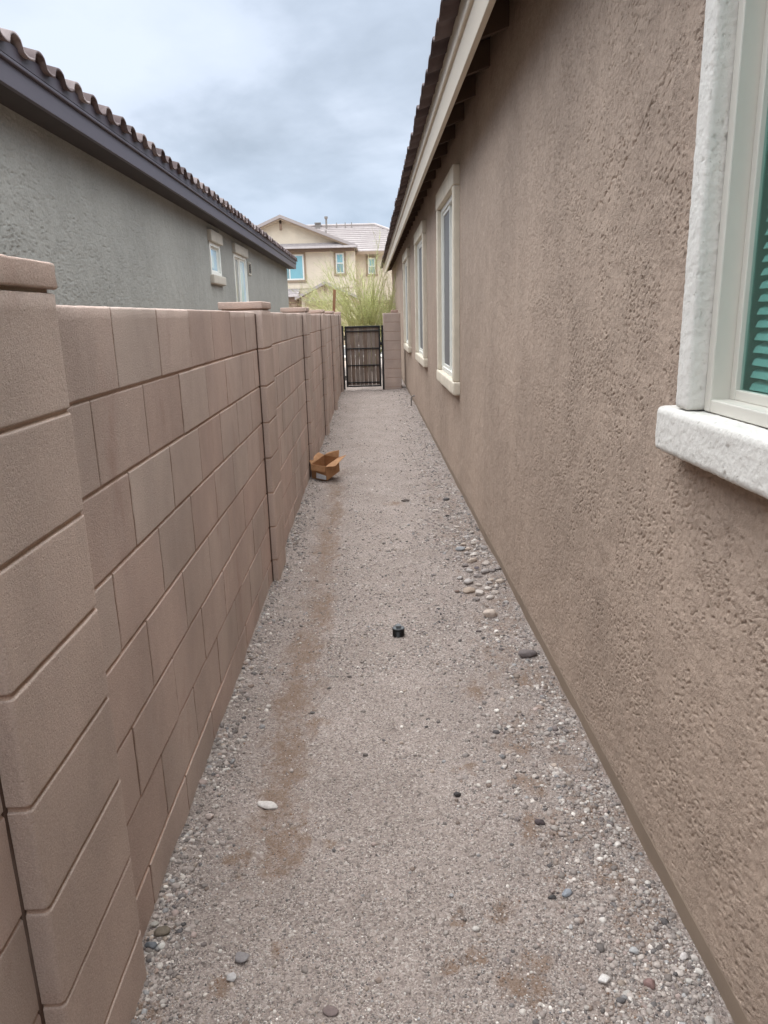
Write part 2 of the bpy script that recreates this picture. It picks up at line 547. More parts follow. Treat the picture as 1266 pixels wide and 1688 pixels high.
def ground_mat():
    m, N, b, out = material('gravel_and_dirt')
    oc = N.n('ShaderNodeTexCoord').outputs['Object']
    dirt = N.n('ShaderNodeAttribute', attribute_name='tone').outputs['Fac']
    def vor(sc):
        wv = N.n('ShaderNodeTexVoronoi', {'Vector': oc, 'Scale': sc, 'Randomness': 1.0})
        return wv.outputs['Color'], wv.outputs['Distance']
    c1, d1 = vor(230.0)
    c2, d2 = vor(105.0)
    s1 = N.n('ShaderNodeSeparateColor', {0: c1}).outputs[0]
    s2 = N.n('ShaderNodeSeparateColor', {0: c2}).outputs[1]
    stops = [(0.0, lin(92, 84, 82)), (0.2, lin(146, 134, 129)), (0.5, lin(170, 157, 150)), (0.8, lin(184, 172, 166)), (1.0, lin(214, 206, 200))]
    g1 = N.ramp(s1, stops)
    g2 = N.ramp(s2, stops)
    pick = N.n('ShaderNodeRGBToBW', {0: N.ramp(N.noise(oc, 22, 3, 0.6), [(0.5, 0.0), (0.62, 1.0)])}).outputs[0]
    g = N.mix(pick, g1, g2)
    sand = N.ramp(N.noise(oc, 420, 3, 0.7), [(0.3, lin(146, 134, 129)), (0.7, lin(180, 168, 163))])
    g = N.mix(0.26, g, sand)
    big = N.noise(oc, 2.6, 5, 0.6)
    g = N.mix(1.0, g, N.ramp(big, [(0.3, (0.86, 0.85, 0.84, 1)), (0.7, (1.08, 1.08, 1.08, 1))]), 'MULTIPLY')
    soil = N.ramp(N.noise(oc, 160, 5, 0.7), [(0.3, lin(128, 108, 92)), (0.7, lin(162, 140, 124))])
    edge = N.math('ADD', dirt, N.math('MULTIPLY', N.math('SUBTRACT', N.noise(oc, 26, 6, 0.75), 0.5), 1.6))
    df = N.n('ShaderNodeRGBToBW', {0: N.ramp(edge, [(0.25, 0.0), (1.05, 0.74)])}).outputs[0]
    g = N.mix(1.0, g, (0.81, 0.81, 0.79, 1), 'MULTIPLY')
    soil = N.mix(1.0, soil, (0.70, 0.66, 0.62, 1), 'MULTIPLY')
    col = N.mix(df, g, soil)
    setin(N, b, Base_Color=col, Roughness=0.95)
    b.inputs['Specular IOR Level'].default_value = 0.1
    h = N.math('SUBTRACT', N.math('MULTIPLY', N.noise(oc, 300, 4, 0.7), 0.8), N.math('ADD', N.math('MULTIPLY', d1, 0.8), N.math('MULTIPLY', d2, 0.5)))
    bump(N, b, h, 0.8, 0.006)
    return m


M_ground = ground_mat()


def vcol_mat(name, rough=0.8, grain=120, spec=0.25):
    m, N, b, out = material(name)
    oc = N.n('ShaderNodeTexCoord').outputs['Object']
    t = N.n('ShaderNodeAttribute', attribute_name='tone').outputs['Color']
    n = N.noise(oc, grain, 4, 0.65)
    cc = N.mix(1.0, t, N.ramp(n, [(0.3, (0.82, 0.82, 0.82, 1)), (0.7, (1.15, 1.15, 1.15, 1))]), 'MULTIPLY')
    setin(N, b, Base_Color=cc, Roughness=rough)
    b.inputs['Specular IOR Level'].default_value = spec
    bump(N, b, N.noise(oc, grain * 2.5, 3, 0.6), 0.35, 0.002)
    return m


M_stone = vcol_mat('stone')
M_yard = simple('bare_desert_soil', lin(168, 150, 136), 0.95, 0.15, 3, 60, 0.4)
M_asphalt = simple('asphalt', lin(92, 90, 88), 0.9, 0.15, 20, 200, 0.3)
M_concrete = simple('pale_concrete', lin(178, 172, 162), 0.9, 0.1, 4, 80, 0.2)
M_blackmetal = simple('black_painted_steel', lin(26, 26, 28), 0.45, 0.15, 12, spec=0.4)
M_blackabs = simple('black_moulded_plastic', lin(24, 24, 25), 0.38, 0.1, 20, spec=0.45)
M_plugtop = simple('grey_worn_plastic', lin(96, 100, 102), 0.4, 0.15, 30, spec=0.5)
M_brown = simple('brown_trim_paint', lin(118, 98, 82), 0.8, 0.08, 4)
M_taupe = simple('taupe_trim_paint', lin(150, 132, 112), 0.8, 0.08, 4)
M_garage = simple('tan_garage_door_paint', lin(196, 178, 150), 0.7, 0.05, 2)
M_darkdoor = simple('dark_brown_door', lin(60, 46, 42), 0.6, 0.1, 3)
M_galv = simple('weathered_grey_metal', lin(128, 122, 116), 0.5, 0.12, 8)
M_label = simple('white_paper_sticker', lin(214, 220, 226), 0.6, 0.10, 90)


def wood_mat(name, a, bb, scale=3.0):
    m, N, b, out = material(name)
    oc = N.n('ShaderNodeTexCoord').outputs['Object']
    t = N.n('ShaderNodeAttribute', attribute_name='tone').outputs['Color']
    v = N.map(oc, (12, 12, 0.7))
    n = N.noise(v, scale, 6, 0.65, 0.4)
    n2 = N.noise(oc, 4, 4, 0.6)
    f = N.math('ADD', N.math('MULTIPLY', n, 0.7), N.math('MULTIPLY', n2, 0.3))
    cc = N.ramp(f, [(0.32, a), (0.68, bb)])
    setin(N, b, Base_Color=cc, Roughness=0.85)
    b.inputs['Specular IOR Level'].default_value = 0.2
    bump(N, b, n, 0.4, 0.003)
    return m


M_wood = wood_mat('weathered_grey_board', lin(104, 92, 84), lin(150, 137, 127))
M_wood2 = wood_mat('weathered_brown_board', lin(92, 76, 66), lin(138, 121, 109))
M_stake = wood_mat('reddish_stake_wood', lin(122, 88, 64), lin(158, 118, 90))


def cardboard_mat():
    m, N, b, out = material('brown_cardboard')
    oc = N.n('ShaderNodeTexCoord').outputs['Object']
    n = N.noise(oc, 14, 4, 0.6)
    cc = N.ramp(n, [(0.3, lin(150, 108, 72)), (0.7, lin(178, 136, 98))])
    setin(N, b, Base_Color=cc, Roughness=0.85)
    bump(N, b, N.noise(N.map(oc, (60, 1, 1)), 5, 2, 0.5), 0.15, 0.002)
    return m


M_card = cardboard_mat()
M_bark = simple('green_yellow_bark', lin(174, 174, 124), 0.7, 0.15, 9, 60, 0.3)


def leaf_mat():
    m, N, b, out = material('yellow_green_leaflets')
    t = N.n('ShaderNodeAttribute', attribute_name='tone').outputs['Color']
    setin(N, b, Base_Color=t, Roughness=0.6)
    tl = N.n('ShaderNodeBsdfTranslucent', {'Color': t})
    mx = N.n('ShaderNodeMixShader', {0: 0.35, 1: b.outputs[0], 2: tl.outputs[0]})
    N.link(mx.outputs[0], out.inputs[0])
    return m


M_leaf = leaf_mat()

# ------------------------------------------------------------------ setting: ground
XL, XR = -0.633, 0.767          # face of the block wall, base of the stucco wall
b_ = MB()
b_.poly([(-400, -400, -0.06), (400, -400, -0.06), (400, 600, -0.06), (-400, 600, -0.06)])
structure(b_.build('ground', M_yard))
b_ = MB()
b_.poly([(-400, 30.0, -0.045), (400, 30.0, -0.045), (400, 38.5, -0.045), (-400, 38.5, -0.045)])
structure(b_.build('road', M_asphalt))
for y0, y1 in ((28.2, 29.8), (38.7, 40.2)):
    b_ = MB()
    b_.box((-400, y0, -0.2), (400, y1, 0.07), 0.02)
    structure(b_.build('pavement', M_concrete))

DIRT = [(-0.34, 4.94, .07, .5), (-0.31, 3.83, .07, .35), (-0.36, 3.3, .08, .3), (-0.37, 2.85, .08, .25), (-0.35, 2.42, .075, .25), (-0.36, 2.17, .06, .16),
        (-0.31, 1.92, .06, .12), (-0.44, 1.88, .04, .05), (-0.18, 1.93, .018, .025), (-0.26, 2.62, .04, .06), (0.21, 1.64, .012, .03), (0.32, 1.63, .028, .04),
        (0.20, 1.49, .03, .025), (0.14, 1.47, .025, .02), (0.40, 2.85, .05, .07), (0.29, 2.28, .035, .03), (0.49, 2.41, .07, .05), (0.5, 2.18, .06, .06),
        (0.32, 1.41, .05, .04), (-0.57, 1.37, .05, .03), (0.36, 1.48, .05, .03), (0.17, 6.14, .07, .06), (-0.33, 5.9, .06, .5), (-0.36, 6.6, .05, .3),
        (0.62, 1.75, .05, .05), (0.45, 1.95, .03, .05), (-0.28, 1.55, .03, .03), (0.62, 2.9, .04, .06), (-.40, 1.45, .03, .03)]
PITS = [(0.21, 1.64, .010, .030, .022), (0.32, 1.63, .022, .035, .018), (0.20, 1.49, .022, .018, .016), (0.14, 1.47, .02, .015, .012), (-0.57, 1.37, .03, .02, .012)]


def ground_h(x, y):
    h = 0.016 * fbm(x / 0.55, y / 0.8, 3, 3) + 0.006 * fbm(x / 0.12, y / 0.14, 3, 9)
    h = h + 0.016 * sstep(0.42, 0.76, x) + 0.022 * sstep(-0.50, -0.63, x)
    h = h + 0.014 * perlin(y / .27, x / .5, 14) * (sstep(0.60, 0.76, x) + sstep(-0.52, -0.63, x))
    h = h - 0.012 * np.exp(-((x + 0.34) / 0.09) ** 2)
    h = h + 0.0028 * perlin(x / 0.014, y / 0.014, 21) + 0.0018 * perlin(x / 0.007, y / 0.007, 22)
    for px, py, sx, sy, d in PITS:
        h = h - d * np.exp(-((x - px) / sx) ** 2 - ((y - py) / sy) ** 2)
    return h - 0.008


def ground_dirt(x, y):
    d = np.zeros_like(x)
    wx = x + 0.075 * fbm(x / .10, y / .13, 5, 40, 0.65)
    wy = y + 0.10 * fbm(x / .10, y / .13, 5, 41, 0.65)
    for px, py, sx, sy in DIRT:
        d = np.maximum(d, np.exp(-(((wx - px) / sx) ** 2 + ((wy - py) / sy) ** 2) ** 1.5 * .6))
    d = np.maximum(d, 0.95 * np.exp(-((wx + 0.37) / 0.125) ** 2) * sstep(1.5, 2.1, y) * sstep(10, 6, y) * (0.75 + 0.6 * fbm(x / .3, y / .35, 3, 44)))
    d = np.maximum(d, 0.62 * sstep(0.34, 0.55, x) * sstep(0.05, 0.45, 0.30 + fbm(x / .16, y / .24, 4, 52, 0.6)) * sstep(8.5, 6.0, y))
    d = d * (0.92 + 0.75 * fbm(x / .05, y / .06, 4, 47, 0.7))
    return np.clip(d, 0, 1)


ys = [-3.0, -1.0, 0.3, 0.85]
while ys[-1] < 28.0:
    y = ys[-1]
    ys.append(y + max(0.0035, (y * y + 2.4) / 1000))
ys = np.array(ys)
xs = np.arange(-0.80, 0.86, 0.0045)
GX, GY = np.meshgrid(xs, ys)
GZ = ground_h(GX, GY)
GV = np.stack([GX, GY, GZ], -1).reshape(-1, 3)
structure(quads_obj('gravel_path', GV, gridF(*GX.shape), M_ground, None, True, vtone=ground_dirt(GX, GY).ravel()))

# ------------------------------------------------------------------ gravel (stuff)


def ico(sub):
    bm = bmesh.new()
    bmesh.ops.create_icosphere(bm, subdivisions=sub, radius=1.0)
    V = np.array([v.co[:] for v in bm.verts]); F = np.array([[v.index for v in f.verts] for f in bm.faces])
    bm.free()
    return V, F


ICO1, ICO2, ICO3 = ico(1), ico(2), ico(3)
PAL = np.array([lin(*c)[:3] for c in ((172, 158, 150), (160, 146, 139), (184, 172, 164), (148, 136, 131), (134, 124, 120), (198, 188, 180), (214, 207, 200),
                                      (170, 150, 134), (152, 128, 114), (118, 112, 112), (96, 92, 94), (158, 158, 160), (176, 152, 144), (128, 114, 112))])
PW = np.array([.17, .17, .14, .10, .07, .09, .04, .06, .035, .035, .02, .03, .03, .02]); PW /= PW.sum()


def rot_mats(n):
    q = rng.normal(size=(n, 4)); q /= np.linalg.norm(q, axis=1, keepdims=True)
    w, x, y, z = q.T
    return np.stack([np.stack([1 - 2 * (y * y + z * z), 2 * (x * y - z * w), 2 * (x * z + y * w)], -1),
                     np.stack([2 * (x * y + z * w), 1 - 2 * (x * x + z * z), 2 * (y * z - x * w)], -1),
                     np.stack([2 * (x * z - y * w), 2 * (y * z + x * w), 1 - 2 * (x * x + y * y)], -1)], 1)


def stones(x, y, r, base, jit, cols, sink=0.50):
    V0, F0 = base
    n = len(x)
    V = V0[None] * (1 + rng.uniform(-jit, jit, (n, len(V0), 1)))
    V = V * rng.uniform(0.62, 1.15, (n, 1, 3))
    V = np.einsum('nij,nkj->nki', rot_mats(n), V)
    V[..., 2] *= 0.72
    V *= r[:, None, None]
    V[..., 0] += x[:, None]; V[..., 1] += y[:, None]
    V[..., 2] += (ground_h(x, y) + r * (0.5 - sink))[:, None]
    F = F0[None] + (np.arange(n) * len(V0))[:, None, None]
    T = np.repeat(cols, len(F0), 0)
    return V.reshape(-1, 3), F.reshape(-1, 3), T


def pick_xy(n, y0, y1, coarse):
    # more stones near the bottom of the frame; coarse ones gather along both walls
    u = rng.uniform(0, 1, n)
    y = 1 / (1 / y0 + u * (1 / y1 - 1 / y0))
    if coarse:
        side = rng.uniform(0, 1, n)
        xr = 0.76 - np.abs(rng.normal(0, 0.20, n))
        xl = -0.625 + np.abs(rng.normal(0, 0.055, n))
        xm = rng.uniform(-0.62, 0.75, n)
        x = np.where(side < 0.66, xr, np.where(side < 0.90, xl, xm))
    else:
        x = rng.uniform(-0.625, 0.755, n)
    keep = (x > -0.625) & (x < 0.757)
    x, y = x[keep], y[keep]
    clump = fbm(x / .13, y / .2, 3, 60)
    k2 = rng.uniform(0, 1, len(x)) < np.clip(0.6 + 1.3 * clump, 0.08, 1)
    k2 &= rng.uniform(0, 1, len(x)) > 0.72 * ground_dirt(x, y)
    return x[k2], y[k2]


GVs, GFs, GTs, off = [], [], [], 0
for n, y0, y1, coarse, rr, base, jit in ((60000, 1.0, 5.0, False, (0.0017, 0.0046), ICO1, 0.22),
                                         (17000, 3.0, 16.3, False, (0.004, 0.010), ICO1, 0.22),
                                         (20000, 1.0, 6.5, True, (0.0025, 0.0075), ICO1, 0.2),
                                         (6000, 1.0, 6.0, True, (0.005, 0.0125), ICO2, 0.2),
                                         (700, 2.2, 5.5, True, (0.009, 0.017), ICO2, 0.18),
                                         (1700, 1.9, 6.8, True, (0.006, 0.016), ICO1, 0.36),
                                         (6000, 4.5, 16.2, True, (0.007, 0.018), ICO1, 0.2)):
    x, y = pick_xy(n, y0, y1, coarse)
    r = rr[0] + (rr[1] - rr[0]) * rng.beta(1.2, 2.6, len(x))
    cols = PAL[rng.choice(len(PAL), len(x), p=PW)] * rng.uniform(0.52, 1.05, (len(x), 1))
    g_ = cols.mean(1, keepdims=True) * np.array([[1.07, 1.0, 0.91]])
    cols = cols * 0.6 + g_ * 0.4
    v, f, t = stones(x, y, r, base, jit, cols)
    GVs.append(v); GFs.append(f + off); GTs.append(t); off += len(v)
x = rng.uniform(-0.6, 0.72, 60000); y = 1 / (1 / 1.1 + rng.uniform(0, 1, 60000) * (1 / 8.0 - 1 / 1.1))
k_ = rng.uniform(0, 1, 60000) < 0.30 * ground_dirt(x, y) ** 1.5
x, y = x[k_], y[k_]
v, f, t = stones(x, y, 0.0014 + 0.0045 * rng.beta(1.1, 4.0, len(x)), ICO1, 0.3, np.array(lin(138, 112, 94)[:3])[None] * rng.uniform(.6, 1.05, (len(x), 1)))
GVs.append(v); GFs.append(f + off); GTs.append(t); off += len(v)
gravel = quads_obj('gravel', np.concatenate(GVs), np.concatenate(GFs), M_stone, None, False, tone=np.concatenate(GTs))
tag(gravel, 'loose pinkish grey gravel scattered over the side yard path', 'gravel', kind='stuff')

# single stones -----------------------------------------------------------------
ROCKS = [
    (0.594, 3.633, .088, .8, (206, 184, 164), 'pale pinkish rock, the largest light stone near the right stucco wall'),
    (0.686, 3.116, .093, .55, (122, 110, 108), 'flat purplish grey rock lying tight against the stucco wall base'),
    (-0.383, 2.129, .087, .28, (214, 208, 200), 'flat elongated white stone chip on the brown dirt strip'),
    (-0.583, 3.307, .033, .8, (214, 202, 192), 'small round whitish pebble near the foot of the block wall'),
    (-0.372, 1.529, .042, .5, (138, 132, 132), 'smooth flat mid grey stone in the near left gravel'),
    (-0.387, 1.470, .030, .6, (184, 182, 180), 'light grey stone just in front of the smooth flat grey one'),
    (-0.603, 1.547, .036, .7, (104, 112, 120), 'blue grey pebble in the little heap beside the near block pilaster'),
    (-0.589, 1.590, .046, .55, (118, 104, 84), 'long olive brown pebble in the heap beside the near block pilaster'),
    (-0.612, 1.612, .027, .7, (176, 172, 160), 'round beige pebble at the back of the heap beside the pilaster'),
    (-0.578, 1.551, .025, .7, (206, 204, 194), 'whitish pebble right of the blue grey one by the pilaster'),
    (-0.562, 2.062, .030, .8, (206, 184, 172), 'pinkish pebble a little out from the wall, left of the white chip'),
    (0.487, 1.974, .036, .75, (92, 78, 80), 'dark purple round pebble, largest dark stone in the right gravel'),
    (0.247, 2.139, .026, .8, (72, 68, 68), 'nearly black pebble on the compact path left of the coarse gravel'),
    (0.498, 1.689, .035, .6, (142, 152, 164), 'pale bluish oval pebble in the coarse right gravel'),
    (0.453, 1.676, .023, .8, (86, 84, 84), 'dark grey pebble beside the pale bluish oval one'),
    (0.615, 1.390, .034, .8, (152, 112, 104), 'reddish egg shaped pebble at the front of the right gravel'),
    (0.515, 1.412, .032, .7, (222, 218, 212), 'bright white quartz pebble at the front of the right gravel'),
    (0.722, 1.453, .028, .8, (222, 214, 208), 'white angular pebble close to the wall base in front'),
    (0.265, 6.211, .070, .45, (104, 92, 84), 'lone dark brown flat stone in the middle of the far path'),
    (0.617, 6.146, .068, .5, (102, 98, 98), 'dark grey stone by the wall level with the lone brown one'),
    (0.570, 5.635, .034, .7, (62, 58, 58), 'small black stone right of the path beyond the cobble heap'),
    (-0.137, 1.363, .042, .35, (124, 104, 100), 'thin brown flake of stone at the bottom edge of the path'),
    (0.612, 1.485, .029, .7, (182, 184, 184), 'light grey pebble behind the reddish egg shaped one'),
    (0.495, 5.828, .060, .35, (202, 186, 170), 'long cream coloured stone chip right of the far path'),
    (0.529, 3.988, .078, .6, (186, 162, 138), 'broad tan cobble at the front of the cobble heap'),
    (0.571, 4.758, .075, .5, (152, 156, 160), 'bluish grey flat cobble at the back of the cobble heap'),
    (0.458, 4.000, .036, .6, (146, 118, 104), 'reddish brown cobble at the left end of the cobble heap'),
    (0.626, 4.362, .036, .7, (112, 102, 110), 'dark violet cobble in the middle of the cobble heap'),
    (0.350, 4.298, .036, .5, (150, 140, 136), 'upright grey brown stone on the path left of the cobble heap'),
    (0.239, 3.448, .029, .4, (130, 122, 118), 'thin grey stone beside the black threaded plug'),
]


def rock(name, x, y, size, flat, col, label, cat, group=None, seed=0):
    V, F = ICO3
    r = np.random.default_rng(100 + seed)
    s = r.uniform(0, 50)
    ax = np.array([1.0, r.uniform(0.62, 0.85) if flat > .3 else 0.42, flat * 0.8])
    d = 1 + 0.20 * fbm(V[:, 0] * 1.3 + s, V[:, 1] * 1.3 + V[:, 2] * 1.7, 3, seed) + 0.10 * fbm(V[:, 2] * 2.2 + s, V[:, 0] * 2 - V[:, 1], 2, seed + 3)
    P = V * d[:, None]
    # a few flattened facets
    for _ in range(11):
        n = r.normal(size=3); n /= np.linalg.norm(n)
        k = P @ n
        P = P - np.outer(np.maximum(k - 0.74, 0) * 0.92, n)
    P = P * ax * size * 0.5
    a = r.uniform(-0.5, 0.5)
    Rz = np.array([[math.cos(a), -math.sin(a), 0], [math.sin(a), math.cos(a), 0], [0, 0, 1]])
    P = P @ Rz.T
    c = np.array(lin(*col)[:3]) * 0.8
    c = c * 0.62 + c.mean() * np.array([1.05, 0.99, 0.96]) * 0.38
    tone = c[None] * (1 + 0.12 * fbm(V[:, 0] * 3 + s, V[:, 1] * 3 + V[:, 2], 3, seed + 9))[:, None]
    o = quads_obj(name, P, F, M_stone, None, True, vtone=tone)
    o.location = (x, y, float(ground_h(np.array(x), np.array(y))) + size * 0.5 * flat * 0.45)
    tag(o, label, cat, group)
    return o


for i, (x, y, s, fl, col, lab) in enumerate(ROCKS):
    rock('rock' if s > 0.05 else 'pebble', x, y, s, fl, col, lab, 'rock' if s > 0.05 else 'pebble', None, i)
COB = [(0.672, 4.878, .035), (0.604, 4.659, .034), (0.613, 4.493, .046), (0.609, 4.206, .038), (0.539, 4.113, .046), (0.582, 3.937, .044),
       (0.594, 4.060, .030), (0.658, 4.070, .028), (0.672, 4.10, .026), (0.744, 4.279, .030), (0.700, 3.769, .026), (0.65, 4.62, .036), (0.69, 4.40, .04),
       (0.66, 4.25, .04), (0.72, 4.06, .035), (0.56, 4.42, .03), (0.50, 4.20, .03), (0.63, 3.86, .034), (0.71, 4.60, .04), (0.54, 4.60, .028), (0.62, 4.75, .03), (0.70, 4.25, .034), (0.57, 4.30, .036), (0.64, 4.00, .03), (0.67, 3.92, .036), (0.73, 4.75, .034), (0.60, 4.86, .03), (0.55, 3.86, .03), (0.65, 5.05, .034), (0.70, 5.15, .03), (0.61, 5.3, .034)]
CC = [(196, 180, 166), (170, 160, 154), (206, 184, 162), (150, 138, 132), (184, 176, 170), (210, 198, 186)]
for i, (x, y, s) in enumerate(COB):
    rock('cobble', x, y, s * 1.5, 0.7, CC[i % 6], 'small river cobble among the heap of cobbles along the stucco wall', 'cobble', 'cobbles heaped along the stucco wall', 60 + i)

# ------------------------------------------------------------------ left: concrete block wall
COURSE = 0.2072
ZJ = np.array([0.142 + COURSE * k for k in range(-1, 8)])        # bed joints ( -0.065 ... 1.59 )
TOP = 1.588
wall = thing('block_wall', 'long pinkish tan concrete block garden wall with capped pilasters on the left', 'wall', (XL, 0, 0))


def jline(vals, a, b, fine, step):
    out = {round(a, 5), round(b, 5)}
    for v in vals:
        for d in fine:
            if a < v + d < b: out.add(round(v + d, 5))
    s = sorted(out); res = []
    for p, q in zip(s, s[1:]):
        res.append(p)
        n = int((q - p) / step)
        for k in range(1, n + 1):
            if n: res.append(p + (q - p) * k / (n + 1))
    res.append(s[-1])
    return np.array(res)


FINE = (-.016, -.011, -.0085, -.0065, -.0045, -.0025, 0, .0025, .0045, .0065, .0085, .011, .016)


def wall_panel(y0, y1, seed):
    yj = np.arange(y0 - 0.4, y1 + 0.4, 0.2) + 0.005          # half-block module
    Yc = jline(yj, y0, y1, FINE, 0.03)
    zj = ZJ[1:-1]
    Zc = jline(zj, -0.12, TOP - 0.006, FINE, 0.03)
    r = np.random.default_rng(seed)
    Yg, Zg = np.meshgrid(Yc, Zc)
    course = np.floor((Zg - ZJ[0]) / COURSE).astype(int)
    phase = np.where(course % 2 == 1, 0.0, 0.2)
    blk = np.floor((Yg - (y0 + 0.005) - phase) / 0.4).astype(int)
    h = 0.0012 * fbm(Yg / .09, Zg / .09, 3, seed) + 0.0005 * perlin(Yg / .02, Zg / .02, seed + 4)
    off = (_hash(blk + 50, course, seed) % 1000 / 1000.0 - 0.5) * 0.003
    h = h + off
    # bed joints: raked, uneven
    dz_ = np.min(np.abs(Zg[..., None] - zj), -1)
    w = 0.0044 * (1 + 0.6 * fbm(Yg / .05, Zg * 0 + course, 3, seed + 7))
    bed = sstep(w + 0.002, w - 0.0025, dz_)
    dy_ = np.abs((Yg - (y0 + 0.005) - phase + 0.2) % 0.4 - 0.2)
    w2 = 0.0042 * (1 + 0.4 * fbm(Yg, Zg / .05, 3, seed + 8))
    head = sstep(w2 + 0.002, w2 - 0.0022, dy_)
    h = h - np.maximum(bed * (0.0050 + 0.002 * fbm(Yg / .08, Zg, 2, seed + 11)), head * 0.0056)
    P = np.stack([h, Yg, Zg], -1)
    # round over the top and close with top + back
    rows = [P]
    cap = 0.0008 * fbm(Yc / .05, Yc * 0, 3, seed + 2)
    for dx, dzz in ((-0.002, 0.004), (-0.008, 0.006), (-0.05, 0.0055), (-0.10, 0.0055), (-0.146, 0.006), (-0.152, 0.0), (-0.152, -0.5), (-0.152, -1.7)):
        rows.append(np.stack([np.full_like(Yc, dx) + cap, Yc, np.full_like(Yc, TOP - 0.006 + dzz) + cap * 1.5], -1)[None])
    G = np.concatenate(rows, 0)
    nr, nc = G.shape[:2]
    # face tone
    yc = (Yc[1:] + Yc[:-1]) / 2; zc = np.concatenate([(Zc[1:] + Zc[:-1]) / 2, np.full(nr - len(Zc), TOP)])
    Ym, Zm = np.meshgrid(yc, zc)
    cm = np.floor((Zm - ZJ[0]) / COURSE).astype(int); ph = np.where(cm % 2 == 1, 0.0, 0.2)
    bm_ = np.floor((Ym - (y0 + 0.005) - ph) / 0.4).astype(int)
    t1 = _hash(bm_ + 31, cm, seed + 3) % 1000 / 1000.0; t2 = _hash(bm_ + 77, cm + 9, seed + 5) % 1000 / 1000.0
    v = 0.925 + 0.14 * t1
    red = 0.055 * (t2 - 0.4)
    T = np.stack([v * (1 + red * 0.4), v * (1 - red), v * (1 - red * 1.3)], -1)
    j = np.maximum(np.min(np.abs(Zm[..., None] - zj), -1) < 0.0046, np.abs((Ym - (y0 + 0.005) - ph + 0.2) % 0.4 - 0.2) < 0.0043)
    j[len(Zc) - 1:] = False
    jb = (np.min(np.abs(Zm[..., None] - zj), -1) < 0.0046); jb[len(Zc) - 1:] = False
    T[j] = (0.58, 0.50, 0.45)                                   # browner mortar
    T[jb] = (0.88, 0.77, 0.70)
    return quads_obj('wall_panel', G.reshape(-1, 3), gridF(nr, nc, flip=False), M_block, wall, True, tone=T.reshape(-1, 3))


def pilaster(y0, y1, top, seed, cap=True, depth=0.041, parent=wall, x0=0.0, xback=-0.194, zj=None, capz=0.052):
    zj = ZJ[1:-1] if zj is None else zj
    rad = 0.012
    xf = x0 + depth
    # closed path round the pilaster, counter-clockwise seen from above
    path = []; nrm = []
    def seg(p, q, n, nv):
        for t in np.linspace(0, 1, n, endpoint=False):
            path.append((p[0] + (q[0] - p[0]) * t, p[1] + (q[1] - p[1]) * t)); nrm.append(nv)
    def arc(cx_, cy_, a0):
        for a in np.linspace(a0, a0 + math.pi / 2, 5, endpoint=False):
            path.append((cx_ + rad * math.cos(a), cy_ + rad * math.sin(a))); nrm.append((math.cos(a), math.sin(a)))
    seg((xf, y0 + rad), (xf, y1 - rad), 14, (1, 0)); arc(xf - rad, y1 - rad, 0)
    seg((xf - rad, y1), (xback + rad, y1), 8, (0, 1)); arc(xback + rad, y1 - rad, math.pi / 2)
    seg((xback, y1 - rad), (xback, y0 + rad), 10, (-1, 0)); arc(xback + rad, y0 + rad, math.pi)
    seg((xback + rad, y0), (xf - rad, y0), 8, (0, -1)); arc(xf - rad, y0 + rad, 1.5 * math.pi)
    path = np.array(path + path[:1]); nrm = np.array(nrm + nrm[:1])
    s = np.concatenate([[0], np.cumsum(np.linalg.norm(np.diff(path, axis=0), axis=1))])
    Zc = jline(zj, -0.12, top, FINE, 0.03)
    S, Z = np.meshgrid(s, Zc)
    cs = np.floor((Z - ZJ[0]) / COURSE).astype(int)
    dz_ = np.min(np.abs(Z[..., None] - zj), -1)
    w = 0.0048 * (1 + 0.35 * fbm(S / .05, cs, 3, seed))
    bed = sstep(w + .002, w - .0025, dz_)
    sp = np.where(S > s[-1] - 1e-6, 0, S)
    h = 0.001 * fbm(sp / .09, Z / .09, 3, seed) + (_hash(cs, cs * 0, seed) % 1000 / 1000 - .5) * 0.0018 - bed * 0.0052
    # soft arrises at the joints
    h = h - 0.0008 * sstep(.010, .0, dz_)
    X = path[None, :, 0] + nrm[None, :, 0] * h
    Y = path[None, :, 1] + nrm[None, :, 1] * h
    G = np.stack([X, Y, Z], -1)
    cen = np.array([(xf + xback) / 2, (y0 + y1) / 2, top])
    topring = G[-1:] * 1.0
    topring = cen + (topring - cen) * 0.97; topring[..., 2] = top + 0.002
    cring = np.broadcast_to(cen + (0, 0, 0.002), topring.shape)
    G = np.concatenate([G, topring, cring], 0)
    nr, nc = G.shape[:2]
    zc = np.concatenate([(Zc[1:] + Zc[:-1]) / 2, [top, top]])
    cm = np.floor((zc - ZJ[0]) / COURSE).astype(int)
    v = 0.95 + 0.10 * (_hash(cm, cm * 0 + 5, seed + 1) % 1000 / 1000.0)
    T = np.stack([v, v * 0.995, v * 0.985], -1)
    T[np.min(np.abs(zc[:, None] - zj), -1) < 0.005] = (0.92, 0.82, 0.74)
    T = np.repeat(T[:, None], nc - 1, 1)
    o = quads_obj('pilaster', G.reshape(-1, 3), gridF(nr, nc), M_block, parent, True, tone=T.reshape(-1, 3))
    if cap:
        c = rbox('cap', (xback - 0.004, y0 - 0.002, top + 0.010), (xf + 0.003, y1 + 0.004, top + 0.010 + capz), 0.005, 0.018, 0.0022, 0.03, M_block, o, seed)
        a = c.data.attributes.new('tone', 'FLOAT_COLOR', 'FACE')
        a.data.foreach_set('color', np.tile(np.array([1.06, 1.02, 1.0, 1.0], np.float32), len(c.data.polygons)))
        mb = MB(); mb.box((xback + 0.012, y0 + 0.012, top - 0.01), (xf - 0.012, y1 - 0.014, top + 0.012))
        mo = mb.build('mortar_bed', M_block, o)
        a = mo.data.attributes.new('tone', 'FLOAT_COLOR', 'FACE')
        a.data.foreach_set('color', np.tile(np.array([0.80, 0.70, 0.60, 1.0], np.float32), len(mo.data.polygons)))
    return o


